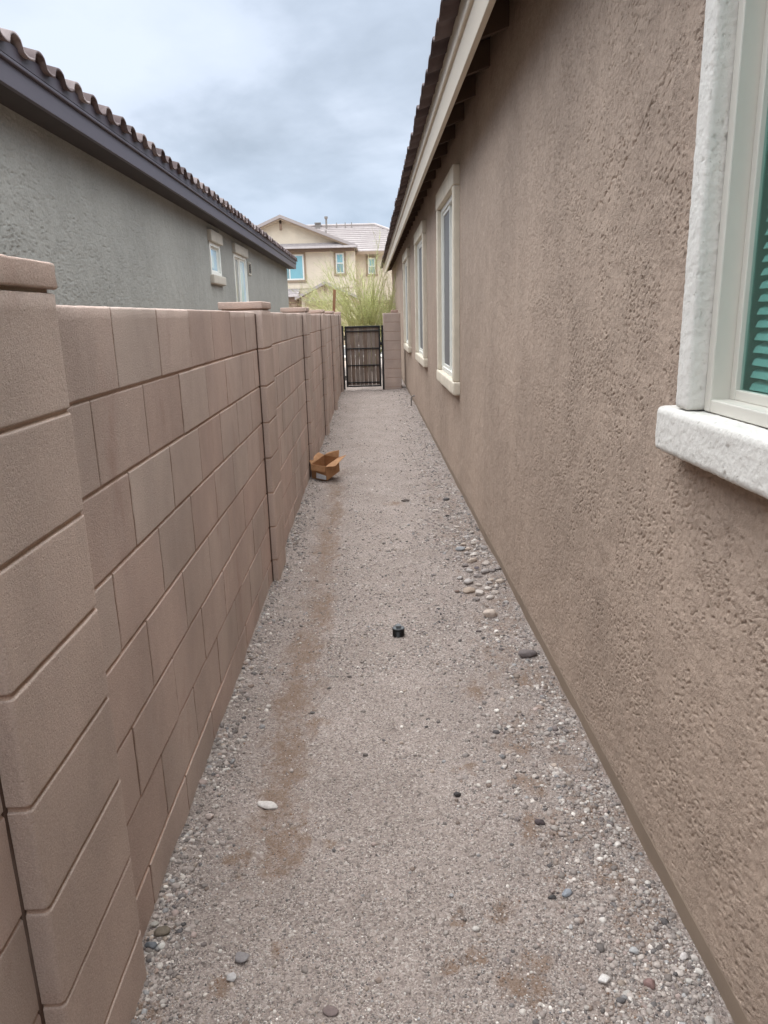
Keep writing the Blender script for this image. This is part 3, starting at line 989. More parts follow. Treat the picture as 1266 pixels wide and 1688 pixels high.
PIL = [(-2.2, -1.82), (1.08, 1.475), (4.24, 4.62), (7.19, 7.56), (9.85, 10.22), (12.55, 12.92), (15.75, 16.12)]
for i, (a, c) in enumerate(PIL):
    pilaster(a, c, 1.604 if i < 2 else 1.594, 20 + i, capz=0.047 if i < 2 else 0.038)
for i in range(len(PIL) - 1):
    wall_panel(PIL[i][1] + 0.006, PIL[i + 1][0] - 0.009, 40 + i)
for y0, y1 in PIL[1:]:
    b_ = MB(); b_.box((-0.03, y0 - .0095, -.1), (0.001 if y0 < 2 else 0.007, y0 + .003, 1.575)); o = b_.build('joint_shade_strip', M_block, wall)  # added dark strip, its tone painting the shaded gap beside the pilaster
    a = o.data.attributes.new('tone', 'FLOAT_COLOR', 'FACE'); a.data.foreach_set('color', np.tile(np.array([0.22, 0.18, 0.16, 1.0], np.float32), len(o.data.polygons)))
b_ = MB(); b_.box((-0.135, PIL[0][0] + .05, -0.12), (-0.022, PIL[-1][1] - .05, 1.565)); o = b_.build('grout_core', M_block, wall)
a = o.data.attributes.new('tone', 'FLOAT_COLOR', 'FACE'); a.data.foreach_set('color', np.tile(np.array([0.5, 0.44, 0.40, 1.0], np.float32), len(o.data.polygons)))

# ------------------------------------------------------------------ block pier by the gate
pier = thing('block_pier', 'short pinkish tan block pier between the gate and the stucco house', 'pier', (0, 0, 0))
pz = np.array([0.19 * k + 0.02 for k in range(0, 8)])
pilaster(16.28, 16.68, 1.595, 71, cap=False, depth=0.0, parent=pier, x0=0.665, xback=0.295, zj=np.array([0.195 * k + 0.04 for k in range(0, 8)]))
rbox('broken_cap', (0.47, 16.33, 1.597), (0.62, 16.6, 1.655), 0.01, 0.02, 0.004, 0.03, M_block, pier, 5)
for o in pier.children:
    if 'tone' not in o.data.attributes:
        a = o.data.attributes.new('tone', 'FLOAT_COLOR', 'FACE')
        a.data.foreach_set('color', np.tile(np.array([0.9, 0.8, 0.76, 1.0], np.float32), len(o.data.polygons)))

# ------------------------------------------------------------------ gate
gate = thing('yard_gate', 'black steel framed gate with weathered upright wooden boards', 'gate', (-0.15, 16.3, 0))
gx = lambda x: x + 0.15
for x0, x1, zt in ((-0.600, -0.562, 1.355), (0.250, 0.292, 1.345)):
    b_ = MB(); b_.box((gx(x0), -0.02, -0.1), (gx(x1), 0.025, zt), 0.004); b_.build('post', M_blackmetal, gate)
fr = MB()
LX0, LX1, LZ0, LZ1 = -0.535, 0.225, 0.055, 1.345
fr.box((gx(LX0), -0.018, LZ0), (gx(LX0) + 0.036, 0.018, LZ1), 0.004)
fr.box((gx(LX1) - 0.036, -0.018, LZ0), (gx(LX1), 0.018, LZ1), 0.004)
fr.box((gx(LX0) + 0.0365, -0.0175, LZ1 - 0.036), (gx(LX1) - 0.0365, 0.0175, LZ1), 0.004)
fr.box((gx(LX0) + 0.0365, -0.0175, LZ0), (gx(LX1) - 0.0365, 0.0175, LZ0 + 0.03), 0.004)
gfr = fr.build('gate_frame', M_blackmetal, gate)
for zc in (1.235, 0.872, 0.515, 0.150):
    b_ = MB(); b_.box((gx(LX0) + 0.037, -0.015, zc - 0.012), (gx(LX1) - 0.037, 0.011, zc + 0.012), 0.003)
    b_.build('rail', M_blackmetal, gate)
nb = 8
bw = (LX1 - LX0 - 0.05) / nb
for k in range(nb):
    x0 = gx(LX0) + 0.03 + k * bw
    g = 0.0035
    lean = random.uniform(-0.003, 0.003)
    b_ = MB()
    zt = 1.325 + random.uniform(-0.01, 0.01)
    b_.prism([(x0 + g * 0.5, 0.09), (x0 + bw - g * random.uniform(0.6, 1.8), 0.09), (x0 + bw - g * 0.3 + lean, zt), (x0 + g * 0.2 + lean, zt)], 1, 0.0115, 0.030)
    b_.build('board', M_wood if k % 3 != 1 else M_wood2, gate)
for zc in (0.25, 1.1):
    b_ = MB(); b_.tube([(gx(-0.548), 0.0, zc - 0.05), (gx(-0.548), 0.0, zc + 0.05)], 0.011, 10); b_.build('hinge', M_blackmetal, gate)
b_ = MB(); b_.box((gx(0.215), -0.03, 0.93), (gx(0.262), -0.0185, 1.0), 0.004); b_.box((gx(0.19), -0.045, 0.955), (gx(0.235), -0.031, 0.972), 0.003)
b_.build('latch', M_blackmetal, gate)

# ------------------------------------------------------------------ windows


def window(parent, M, u0, u1, z0, z1, trim, frame, panes, head=True, sill=True, jambs=True, jw=0.10, ext=0.0, proud=0.062, split=None, fw=0.042, deep=-0.012,
           head_h=0.155, sill_h=0.115, sill_proud=None, seed=0, sashw=0.03, f0=0.012, res=0.03, rough=0.0):
    """opening u0..u1, z0..z1 along the wall; n = outward. M maps (u, n, z) to the house's coordinates"""
    mb = MB()
    f1 = deep - 0.03
    mb.box((u0, f1, z0), (u0 + fw, f0, z1), 0.003); mb.box((u1 - fw, f1, z0), (u1, f0, z1), 0.003)
    mb.box((u0 + fw + .0005, f1 + .001, z0), (u1 - fw - .0005, f0 - .001, z0 + fw), 0.003); mb.box((u0 + fw + .0005, f1 + .001, z1 - fw), (u1 - fw - .0005, f0 - .001, z1), 0.003)
    win = mb.build('window', frame, parent, M=M)
    if head:
        rbox('header', (u0 - jw - ext, -0.03, z1 + 0.002), (u1 + jw + ext, proud + 0.004, z1 + head_h), 0.010, res, 0.0022, 0.03, trim, win, seed, M, rough)
    if sill:
        rbox('sill', (u0 - jw - ext - 0.03, -0.03, z0 - sill_h), (u1 + jw + ext + 0.03, (sill_proud or proud) + 0.006, z0 - 0.002), 0.016, min(res, .02), 0.0035, 0.03, trim, win, seed + 1, M, rough)
    if jambs:
        for a, c in ((u0 - jw, u0 - 0.001), (u1 + 0.001, u1 + jw)):
            rbox('jamb', (a, -0.03, z0), (c, proud, z1), 0.012, min(res, .02), 0.003, 0.03, trim, win, seed + 2, M, rough)
    # sashes and panes
    n = len(panes)
    uw = (u1 - u0 - 2 * fw) / n
    for k, (pm, inset) in enumerate(panes):
        a = u0 + fw + k * uw; c = a + uw
        mb = MB()
        s0, s1 = deep + inset, deep + inset - 0.02
        sw = sashw
        mb.box((a, s1, z0 + fw), (a + sw, s0, z1 - fw), 0.002); mb.box((c - sw, s1, z0 + fw), (c, s0, z1 - fw), 0.002)
        mb.box((a + sw + .0005, s1 + .001, z0 + fw), (c - sw - .0005, s0 - .001, z0 + fw + sw), 0.002)
        mb.box((a + sw + .0005, s1 + .001, z1 - fw - sw), (c - sw - .0005, s0 - .001, z1 - fw), 0.002)
        mb.build('sash', frame, win, M=M)
        mb = MB(); mb.box((a + sw * .5, s1 + 0.004, z0 + fw + sw * .5), (c - sw * .5, s1 + 0.009, z1 - fw - sw * .5)); mb.build('pane', pm, win, M=M)
    return win


def stucco_wall(name, mat, parent, M, ulines, z0, z1, dz, amp, holes, seed, freq=1.0, crack=None, fade=None):
    """displaced stucco skin; M maps arrays (u, n, z) -> (x, y, z)"""
    u = set(np.round(ulines, 5))
    z = set(np.round(np.arange(z0, z1 + dz, dz), 5))
    for a, b, c, d in holes:
        u |= {a, b}; z |= {c, d}
    u = np.array(sorted(u)); z = np.array(sorted(z))
    U, Z = np.meshgrid(u, z)
    wu = U + 0.010 * fbm(U / .05, Z / .05, 2, seed + 30); wz = Z + 0.010 * fbm(U / .05, Z / .05, 2, seed + 31)
    s1 = 0.019 / freq
    # skip-trowel: smooth lands with torn pits between, pulled down to the side
    su, sz = wu * 0.88 - wz * 0.47, wu * 0.47 + wz * 0.88
    patch = sstep(-0.30, 0.30, fbm(U / .17, Z / .21, 4, seed + 3, 0.6))
    n = fbm(su / (s1 * 1.7), sz / (s1 * 0.9), 5, seed, 0.62)
    land = sstep(-0.34, 0.12, n)
    strokes = fbm(su / (.0175 / freq), sz / (.0088 / freq), 2, seed + 6, 0.55)
    pits = sstep(0.33, 0.50, strokes + 0.24 * (0.5 - patch) + 0.16 * fbm(U / .06, Z / .06, 2, seed + 7))
    grain = fbm(U / (.009 / freq), Z / (.009 / freq), 3, seed + 16, 0.7)
    h = amp * (0.30 * land * (1.2 - 0.8 * patch) - 1.15 * pits + 0.34 * grain) + 0.0022 * fbm(U / .35, Z / .4, 3, seed + 9)
    wcu = U + 0.022 * fbm(U / .05, Z / .05, 4, seed + 50); wcz = Z + 0.022 * fbm(U / .05, Z / .05, 4, seed + 51)
    if crack:
        for pts in crack:
            for (a, b), (c, d) in zip(pts, pts[1:]):
                L2 = (c - a) ** 2 + (d - b) ** 2
                t = np.clip(((wcu - a) * (c - a) + (wcz - b) * (d - b)) / L2, 0, 1)
                dd = np.hypot(wcu - a - t * (c - a), wcz - b - t * (d - b))
                h = h - 0.005 * sstep(0.0048, 0.0015, dd) * sstep(-0.25, 0.1, fbm(U / .03, Z / .03, 3, seed + 40))
    if fade is not None:
        h = h * fade(U)
    cav = np.clip(1.0 - 0.22 * (1 - land) * (0.5 + 0.5 * patch), 0.6, 1)
    X, Y, Zz = M(U, h, Z)
    mask = np.ones((len(z) - 1, len(u) - 1), bool)
    um = (u[1:] + u[:-1]) / 2; zm = (z[1:] + z[:-1]) / 2
    for a, b, c, d in holes:
        mask &= ~(((um > a) & (um < b))[None] & ((zm > c) & (zm < d))[:, None])
    G = np.stack([X, Y, Zz], -1)
    # wall faces: pick winding so that normals point outward (n > 0)
    p0 = np.array(M(0., 0., 0.)); eu = np.array(M(1., 0., 0.)) - p0; en = np.array(M(0., 1., 0.)) - p0; ez = np.array(M(0., 0., 1.)) - p0
    flip = np.dot(np.cross(eu, ez), en) < 0
    vt = np.stack([cav, cav, cav], -1).reshape(-1, 3)
    return quads_obj(name, G.reshape(-1, 3), gridF(len(z), len(u), mask, flip), mat, parent, True, vtone=np.ones_like(vt))


def persp_lines(a, b, dmin, k):
    L = [a]
    while L[-1] < b:
        L.append(L[-1] + max(dmin, L[-1] ** 2 / k) if L[-1] > 0.5 else L[-1] + 0.05)
    L[-1] = b
    return np.array(L)

# ------------------------------------------------------------------ S-tile roof


def barrel_roof(parent, mat, x_eave, z_eave, slope, sgn, y0, y1, width, seed, period=0.279, H=0.062, course=0.36):
    """rows of S-tiles; sgn = +1 if the roof climbs toward +x"""
    r = np.random.default_rng(seed)
    nt = int(round((y1 - y0) / period))
    K = 12
    t = np.linspace(0, 1, K + 1)[:-1]
    prof = np.where(t < 0.58, H * np.sqrt(np.maximum(0, 1 - ((t / 0.58) * 2 - 1) ** 2)) ** 0.9, -0.012 * np.sin((t - 0.58) / 0.42 * np.pi))
    Yl = y0 + np.arange(nt * K) * period / K
    pl = np.tile(prof, nt)
    tid = np.repeat(np.arange(nt), K)
    rows = []; tones = []
    nrows = int(width / course)
    hw = course
    tr = r.uniform(0, 1, (nrows, nt))
    for i in range(nrows):
        jx = r.normal(0, 0.005, nt)[tid]; jz = r.normal(0, 0.003, nt)[tid]
        d0 = i * course; d1 = d0 + course + 0.02
        lift = 0.018
        if i == 0:
            # underside return and cut end of the eave tiles
            rows.append(np.stack([x_eave + sgn * (0.12 + jx), Yl, z_eave + slope * 0.12 + pl - 0.016 + lift], -1)); tones.append(tr[i][tid])
            rows.append(np.stack([x_eave + sgn * jx, Yl, z_eave + pl - 0.016 + jz + lift], -1)); tones.append(tr[i][tid])
        else:
            rows.append(np.stack([x_eave + sgn * (d0 + jx), Yl, z_eave + slope * d0 + pl + 0.001], -1)); tones.append(tr[i][tid])
        rows.append(np.stack([x_eave + sgn * (d0 + jx), Yl, z_eave + slope * d0 + pl + lift + jz], -1)); tones.append(tr[i][tid])
        rows.append(np.stack([np.full_like(Yl, x_eave + sgn * d1), Yl, z_eave + slope * d1 + pl * 0.97], -1)); tones.append(tr[i][tid])
    G = np.stack(rows)
    nr, nc = G.shape[:2]
    T = np.stack(tones)[1:, :-1] if False else np.stack(tones)[:-1, :-1]
    return quads_obj('roof', G.reshape(-1, 3), gridF(nr, nc, flip=(sgn > 0)), mat, parent, True, tone=T.reshape(-1))

# ------------------------------------------------------------------ right house
RH = thing('tan_stucco_house', 'tan stucco single storey house with white trimmed windows on the right', 'house', (XR, 0, 0))
MR = lambda u, n, z: (-0.012 - n, u, z)           # u = y, n = toward the path (-x)
Y0R, Y1R = -4.5, 24.4
WINR = [(0.45, 1.645, 1.325, 2.545), (6.475, 7.835, 0.985, 2.545), (10.045, 11.58, 0.985, 2.545), (13.95, 15.53, 0.985, 2.545)]
holes = [(a - 0.03, b + 0.03, c - 0.03, d + 0.03) for a, b, c, d in WINR]
ulr = persp_lines(0.55, Y1R, 0.0032, 1700)
ulr = np.concatenate([np.arange(Y0R, 0.5, 0.1), ulr])
CR = [[(2.02, 2.115), (2.17, 2.045), (2.27, 1.985)], [(2.30, 1.965), (2.49, 1.90), (2.62, 1.865)]]
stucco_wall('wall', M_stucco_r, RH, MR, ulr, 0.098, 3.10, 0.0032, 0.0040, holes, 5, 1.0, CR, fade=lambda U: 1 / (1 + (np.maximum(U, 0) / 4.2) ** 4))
b_ = MB(); b_.prism([(-0.011, 0.088), (-0.006, 0.105), (0.05, 0.105), (0.05, -0.15), (0.004, -0.15), (0.002, 0.0)], 1, Y0R, Y1R)
b_.build('weep_screed', M_screed, RH)
# rest of the body (far end, back and near end walls) and gable
b_ = MB()
b_.prism([(0.0, -0.1), (9.5, -0.1), (9.5, 3.1), (4.75, 4.65), (0.0, 3.1)], 1, Y1R - 0.15, Y1R + 0.001); e1 = b_.build('wall', M_stucco_r, RH)
b_ = MB(); b_.prism([(0.0, -0.1), (9.5, -0.1), (9.5, 3.1), (4.75, 4.65), (0.0, 3.1)], 1, Y0R, Y0R + 0.15); e2 = b_.build('wall', M_stucco_r, RH)
b_ = MB(); b_.box((9.4, Y0R + .151, -0.1), (9.5, Y1R - .151, 3.1)); e3 = b_.build('wall', M_stucco_r, RH)


def flat_tone(o, v=(1, 1, 1)):
    a = o.data.attributes.new('tone', 'FLOAT_COLOR', 'FACE')
    a.data.foreach_set('color', np.tile(np.array(list(v) + [1.0], np.float32), len(o.data.polygons)))


for o in (e1, e2, e3): flat_tone(o)
# eave: roof deck, rafter tails, fascia boards, bird stop, tiles
SL = 0.33
EY0, EY1 = Y0R - 0.3, 25.3
b_ = MB(); b_.prism([(-0.222, 3.030), (4.75, 3.030 + SL * 4.972), (4.75, 3.048 + SL * 4.972), (-0.222, 3.048)], 1, EY0, EY1); b_.build('roof_deck', M_deck, RH)
y = 3.66 - 0.61 * 13
while y < 25.2:
    b_ = MB(); b_.prism([(-0.221, 3.028), (0.3, 3.028 + SL * 0.521), (0.3, 2.885 + SL * 0.521), (-0.221, 2.885)], 1, y - 0.02, y + 0.02)
    b_.build('rafter_tail', M_eave_r, RH)
    y += 0.61
b_ = MB(); b_.box((-0.252, EY0, 2.750), (-0.223, EY1, 2.912), 0.003); b_.build('fascia', M_fascia_r, RH)
b_ = MB(); b_.box((-0.270, EY0, 2.9125), (-0.224, EY1, 2.952), 0.008, 3); b_.build('fascia_moulding', M_fascia_r, RH)
b_ = MB(); b_.box((-0.264, EY0, 2.9575), (-0.225, EY1, 3.055), 0.003); b_.build('fascia', M_fascia_r, RH)
b_ = MB(); b_.box((-0.258, EY0, 3.0555), (-0.235, EY1, 3.10)); b_.build('bird_stop', M_felt, RH)
barrel_roof(RH, M_tile_r, -0.362, 3.015, SL, 1, EY0 - 0.02, EY1 + 0.05, 5.1, 3, H=0.022)
b_ = MB(); b_.prism([(9.72, 3.03), (4.751, 4.67), (4.751, 4.72), (9.72, 3.08)], 1, EY0, EY1); rr_ = b_.build('roof', M_tile_r, RH); flat_tone(rr_, (.5, .5, .5))
# windows
room = []
for k, (a, c, z0, z1) in enumerate(WINR):
    MRw = lambda u, n, z: (-0.012 - n, u, z)
    if k == 0:
        w = window(RH, MRw, a, c, z0, z1, M_trim_white, M_vinyl, [(M_glass_clear, 0.0)], jw=0.068, ext=0.045, proud=0.052, deep=-0.030, fw=0.028, seed=90, sill_proud=0.060, sill_h=0.110, sashw=0.022, res=0.0038, rough=0.0036)
        # the room behind: blind and dim walls
        b_ = MB()
        zz = z0 + 0.06
        while zz < z1 - 0.05:
            p = [(-0.104, zz - 0.010), (-0.109, zz + 0.001), (-0.128, zz + 0.011), (-0.128, zz + 0.013), (-0.108, zz + 0.003), (-0.1025, zz - 0.009)]
            b_.prism([(-0.058 - q[0], q[1]) for q in p], 1, a + 0.05, c - 0.058)
            zz += 0.026
        bl = b_.build('window_blind', M_blind, w)
        b_ = MB()
        X0, X1 = 0.075, 0.75
        for lo, hi in (((X1, a - .3, z0 - .5), (X1 + .02, c + .6, z1 + .3)), ((X0, a - .32, z0 - .5), (X1, a - .3, z1 + .3)), ((X0, c + .6, z0 - .5), (X1, c + .62, z1 + .3)),
                       ((X0, a - .3, z0 - .52), (X1, c + .6, z0 - .5)), ((X0, a - .3, z1 + .3), (X1, c + .6, z1 + .32))):
            b_.box(lo, hi)
        for lo, hi in (((.06, a - .3, z0 - .5), (.074, a, z1 + .3)), ((.06, c, z0 - .5), (.074, c + .6, z1 + .3)), ((.06, a, z0 - .5), (.074, c, z0)), ((.06, a, z1), (.074, c, z1 + .3))):
            b_.box(lo, hi)
        b_.box((0.0745, c + .001, z0), (0.20, c + .03, z1)); b_.box((0.0745, a, z0 - .03), (0.20, c, z0 - .001))
        b_.build('room_lining', M_room, w)
    else:
        w = window(RH, MRw, a, c, z0, z1, M_trim_cream, M_vinyl_w, [(M_glass_dark, 0.0), (M_screen, 0.018)], jw=0.10, ext=0.005, proud=0.052, deep=-0.02, seed=90 + 7 * k)
b_ = MB()
b_.box((-0.024, 16.45, 2.27), (-0.008, 16.49, 2.47)); b_.box((-0.024, 16.66, 2.27), (-0.008, 16.70, 2.47)); b_.box((-0.024, 16.4905, 2.43), (-0.008, 16.6595, 2.47)); b_.box((-0.024, 16.4905, 2.27), (-0.008, 16.6595, 2.31))
vt = b_.build('wall_vent', M_eave_r, RH)
b_ = MB()
for k in range(5):
    b_.box((-0.016, 16.492, 2.318 + k * .023), (-0.010, 16.658, 2.331 + k * .023))
b_.build('vent_louvre', M_deck, vt)
flat = None

# ------------------------------------------------------------------ left house
LX = -2.1
LH = thing('grey_stucco_house', 'grey green stucco house with plum fascia and barrel tiles beyond the block wall', 'house', (LX, 0, 0))
ML = lambda u, n, z: (n, u, z)
Y0L, Y1L = -4.5, 20.2
WINL = [(10.43, 11.13, 2.14, 2.56), (12.24, 13.42, 0.9, 2.555)]
holesL = [(a, b, c, d) for a, b, c, d in WINL]
ull = np.concatenate([np.arange(Y0L, 1.5, 0.1), persp_lines(1.5, Y1L, 0.006, 1500)])
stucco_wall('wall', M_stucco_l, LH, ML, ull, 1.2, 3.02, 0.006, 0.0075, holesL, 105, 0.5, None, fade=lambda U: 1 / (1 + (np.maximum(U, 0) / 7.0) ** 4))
b_ = MB()
b_.box((-0.10, Y0L, -0.1), (0.0, 12.22, 1.198)); b_.box((-0.10, 12.2205, -0.1), (0.0, 13.43, 0.88)); b_.box((-0.10, 13.4305, -0.1), (0.0, Y1L, 1.198))
e0 = b_.build('wall', M_stucco_l, LH)
pts = [(-8.0, -0.1), (0.0, -0.1), (0.0, 3.02), (-4.0, 4.34), (-8.0, 3.02)]
b_ = MB(); b_.prism(pts, 1, Y1L - 0.15, Y1L + 0.001); e1 = b_.build('wall', M_stucco_l, LH)
b_ = MB(); b_.prism(pts, 1, Y0L, Y0L + 0.15); e2 = b_.build('wall', M_stucco_l, LH)
b_ = MB(); b_.box((-8, Y0L + .151, -0.1), (-7.9, Y1L - .151, 3.0)); e3 = b_.build('wall', M_stucco_l, LH)
for o in (e0, e1, e2, e3): flat_tone(o)
LY0, LY1 = Y0L - 0.3, 20.55
b_ = MB(); b_.box((0.18, LY0, 2.790), (0.209, LY1, 2.908), 0.003); b_.build('fascia', M_fascia_l, LH)
b_ = MB(); b_.box((0.181, LY0, 2.9085), (0.230, LY1, 2.930), 0.006, 3); b_.build('fascia_moulding', M_fascia_l, LH)
b_ = MB(); b_.box((0.182, LY0, 2.9365), (0.222, LY1, 3.012), 0.003); b_.build('fascia', M_fascia_l, LH)
b_ = MB(); b_.box((0.002, LY0, 2.792), (0.1795, LY1, 2.806)); b_.build('soffit', M_eave_l, LH)
b_ = MB(); b_.prism([(0.18, 2.995), (-4.0, 2.995 + .31 * 4.18), (-4.0, 3.007 + .31 * 4.18), (0.18, 3.007)], 1, LY0, LY1); b_.build('roof_deck', M_eave_l, LH)
barrel_roof(LH, M_tile_l, 0.262, 2.982, 0.31, -1, LY0 - 0.02, LY1 + 0.1, 4.4, 4, period=0.289)
b_ = MB(); b_.prism([(-8.3, 2.93), (-4.001, 4.30), (-4.001, 4.36), (-8.3, 2.98)], 1, LY0, LY1); rr_ = b_.build('roof', M_tile_l, LH); flat_tone(rr_, (.5, .5, .5))
# small roof vent
b_ = MB(); b_.box((-0.75, 11.8, 3.2), (-0.52, 12.05, 3.52), 0.01); b_.box((-0.78, 11.77, 3.505), (-0.49, 12.08, 3.545), 0.008); b_.build('roof_vent', M_galv, LH)
window(LH, ML, 10.43, 11.13, 2.14, 2.56, M_trim_grey, M_vinyl_w, [(M_glass_blue, 0.0)], jambs=False, jw=0.04, ext=0.0, proud=0.05, deep=-0.025, head_h=0.15, sill_h=0.12, seed=130)
window(LH, ML, 12.24, 13.42, 0.9, 2.555, M_trim_grey, M_vinyl_w, [(M_glass_greyblue, 0.0), (M_glass_blue, 0.016)], jambs=False, jw=0.035, proud=0.05, deep=-0.025, head_h=0.15, sill_h=0.12, seed=140)
def grille(y0, y1, z0, z1, mat_f, mat_s, name, ns):
    b_ = MB()
    b_.box((-0.004, y0, z0), (0.016, y0 + .03, z1)); b_.box((-0.004, y1 - .03, z0), (0.016, y1, z1))
    b_.box((-0.004, y0 + .0305, z0), (0.016, y1 - .0305, z0 + .03)); b_.box((-0.004, y0 + .0305, z1 - .03), (0.016, y1 - .0305, z1))
    o = b_.build(name, mat_f, LH)
    b_ = MB()
    for k in range(ns):
        zz = z0 + .034 + k * (z1 - z0 - .07) / ns
        b_.box((-0.002, y0 + .032, zz), (0.009, y1 - .032, zz + (z1 - z0 - .07) / ns * .6))
    b_.build('vent_louvre', mat_s, o)
grille(13.64, 13.95, 2.30, 2.52, M_trim_grey, M_eave_l, 'wall_vent', 5)
grille(18.2, 19.2, 1.50, 1.76, M_trim_grey, M_eave_l, 'wall_vent', 5)

# ------------------------------------------------------------------ far yellow house


def course_plane(mb_name, parent, x0l, x0r, x1l, x1r, y0, z0, y1, z1, n, mat, seed, th=0.075):
    """sloping roof plane laid in stepped courses from eave (y0,z0) up to ridge (y1,z1)"""
    r = np.random.default_rng(seed)
    nc = 60
    rows, tn = [], []
    for i in range(n):
        rt = r.uniform(.4, .6)
        for f, up, back in ((i / n, 0.0, 0.05), (i / n, th, 0.0), ((i + 1) / n, 0.0, 0.03)):
            if i == 0 and back == 0.05: continue
            xl = x0l + (x1l - x0l) * f; xr = x0r + (x1r - x0r) * f
            xx = np.linspace(xl, xr, nc)
            rows.append(np.stack([xx, np.full(nc, y0 + (y1 - y0) * f + back * (1 if y1 > y0 else -1)), np.full(nc, z0 + (z1 - z0) * f + up)], -1))
            tn.append(rt + r.uniform(-.12, .12, nc - 1))
    rows.insert(0, rows[0] - np.array([0, 0, th + .04])); tn.insert(0, tn[0])
    G = np.stack(rows); T = np.stack(tn)[:-1]
    return quads_obj(mb_name, G.reshape(-1, 3), gridF(G.shape[0], nc), mat, parent, False, tone=T.reshape(-1))


YH = thing('yellow_house', 'pale yellow two storey house with gables and pale tile roof beyond the gate', 'house', (-1.0, 45, 0))
OX, OY = 1.0, -45.0
P = lambda x, y, z: (x + OX, y + OY, z)
def ybox(name, lo, hi, mat, parent=YH, bevel=0.0, tone=False):
    b_ = MB(); b_.box(P(*lo), P(*hi), bevel); o = b_.build(name, mat, parent)
    if tone or mat is M_stucco_y: flat_tone(o)
    return o
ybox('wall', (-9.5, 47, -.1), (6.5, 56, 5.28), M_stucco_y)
b_ = MB()
b_.prism([(-8.75 + OX, -.1), (-0.72 + OX, -.1), (-0.72 + OX, 5.30), (-4.86 + OX, 7.03), (-8.75 + OX, 5.42)], 1, 45.0 + OY, 46.999 + OY)
o = b_.build('gable_wall', M_stucco_y, YH); flat_tone(o)
# main roof (front plane), hip at the right
rf = course_plane('roof', YH, -9.9 + OX, 4.4 + OX, -9.9 + OX, 0.54 + OX, 46.55 + OY, 5.28, 50.5 + OY, 7.14, 13, M_tile_y, 1)
b_ = MB(); b_.poly([P(-9.9, 50.5, 7.16), P(0.54, 50.5, 7.16), P(4.4, 56.4, 5.26), P(-9.9, 56.4, 5.26)]); b_.poly([P(4.4, 46.55, 5.28), P(4.4, 56.4, 5.28), P(0.54, 50.5, 7.16)])
o = b_.build('roof', M_tile_y, YH); flat_tone(o, (.5, .5, .5))
b_ = MB(); b_.tube([P(-9.9, 50.5, 7.19), P(0.54, 50.5, 7.19)], 0.09, 8); b_.tube([P(0.54, 50.5, 7.19), P(4.4, 46.55, 5.33)], 0.09, 8); o = b_.build('ridge_tile', M_tile_y, YH); flat_tone(o, (.45, .45, .45))
ybox('fascia', (-0.70, 46.52, 5.10), (4.4, 46.56, 5.27), M_taupe)
# projecting gable roof
for s, xe, ze in ((1, -0.55, 5.33), (-1, -9.15, 5.30)):
    b_ = MB()
    b_.prism([(-4.86 + OX, 7.00), (xe + OX, ze - .05), (xe + OX, ze + 0.12), (-4.86 + OX, 7.18)], 1, 44.55 + OY, 49.0 + OY)
    o = b_.build('gable_roof', M_tile_y, YH); flat_tone(o, (.35, .35, .35))
    b_ = MB()
    b_.prism([(-4.86 + OX, 6.90), (xe + OX - s * .2, ze - .06), (xe + OX - s * .2, ze + 0.03), (-4.86 + OX, 6.995)], 1, 44.60 + OY, 44.66 + OY)
    b_.build('bargeboard', M_taupe, YH)
b_ = MB(); b_.box(P(-4.93, 44.62, 6.36), P(-4.79, 44.74, 6.92), .01); b_.prism([(44.62 + OY, 6.90), (44.99 + OY, 6.90), (44.99 + OY, 6.80), (44.62 + OY, 6.70)], 0, -4.91 + OX, -4.81 + OX)
b_.build('gable_bracket', M_brown, YH)
course_plane('pent_roof', YH, -9.0 + OX, -0.60 + OX, -9.0 + OX, -0.75 + OX, 44.45 + OY, 5.37, 45.0 + OY, 5.66, 3, M_tile_y, 2)
ybox('beam', (-8.9, 44.62, 5.18), (-0.75, 44.995, 5.36), M_brown)
MY = lambda y0: (lambda u, n, z: (u + OX, y0 + OY - n, z))
def ywin(u0, u1, z0, z1, y0, panes, seed, cross=None):
    w = window(YH, MY(y0), u0, u1, z0, z1, M_taupe, M_vinyl_w, panes, jw=0.11, ext=0.0, proud=0.06, deep=0.034, f0=0.045, fw=0.05, head_h=0.12, sill_h=0.13, seed=seed)
    if cross:
        b_ = MB(); b_.box((u0 + .051, 0.0, cross - .03), (u1 - .051, 0.044, cross + .03), .003); b_.build('meeting_rail', M_vinyl_w, w, M=MY(y0))
        b_ = MB(); b_.box((u0 + .055, 0.020, z0 + .055), (u1 - .055, 0.036, cross - .031)); b_.build('screen', M_glass_teal_d, w, M=MY(y0))
    return w
ywin(-5.35, -3.68, 3.66, 5.06, 45.0, [(M_glass_teal_d, 0.0), (M_glass_teal, 0.015)], 150)
ywin(-1.83, -1.36, 3.97, 5.08, 45.0, [(M_glass_teal, 0.0)], 151, 4.53)
ywin(0.02, 0.47, 4.0, 4.92, 47.0, [(M_glass_teal, 0.0)], 152, 4.44)
ybox('stucco_band', (-8.74, 44.96, 3.18), (-0.74, 44.999, 3.30), M_stucco_y)
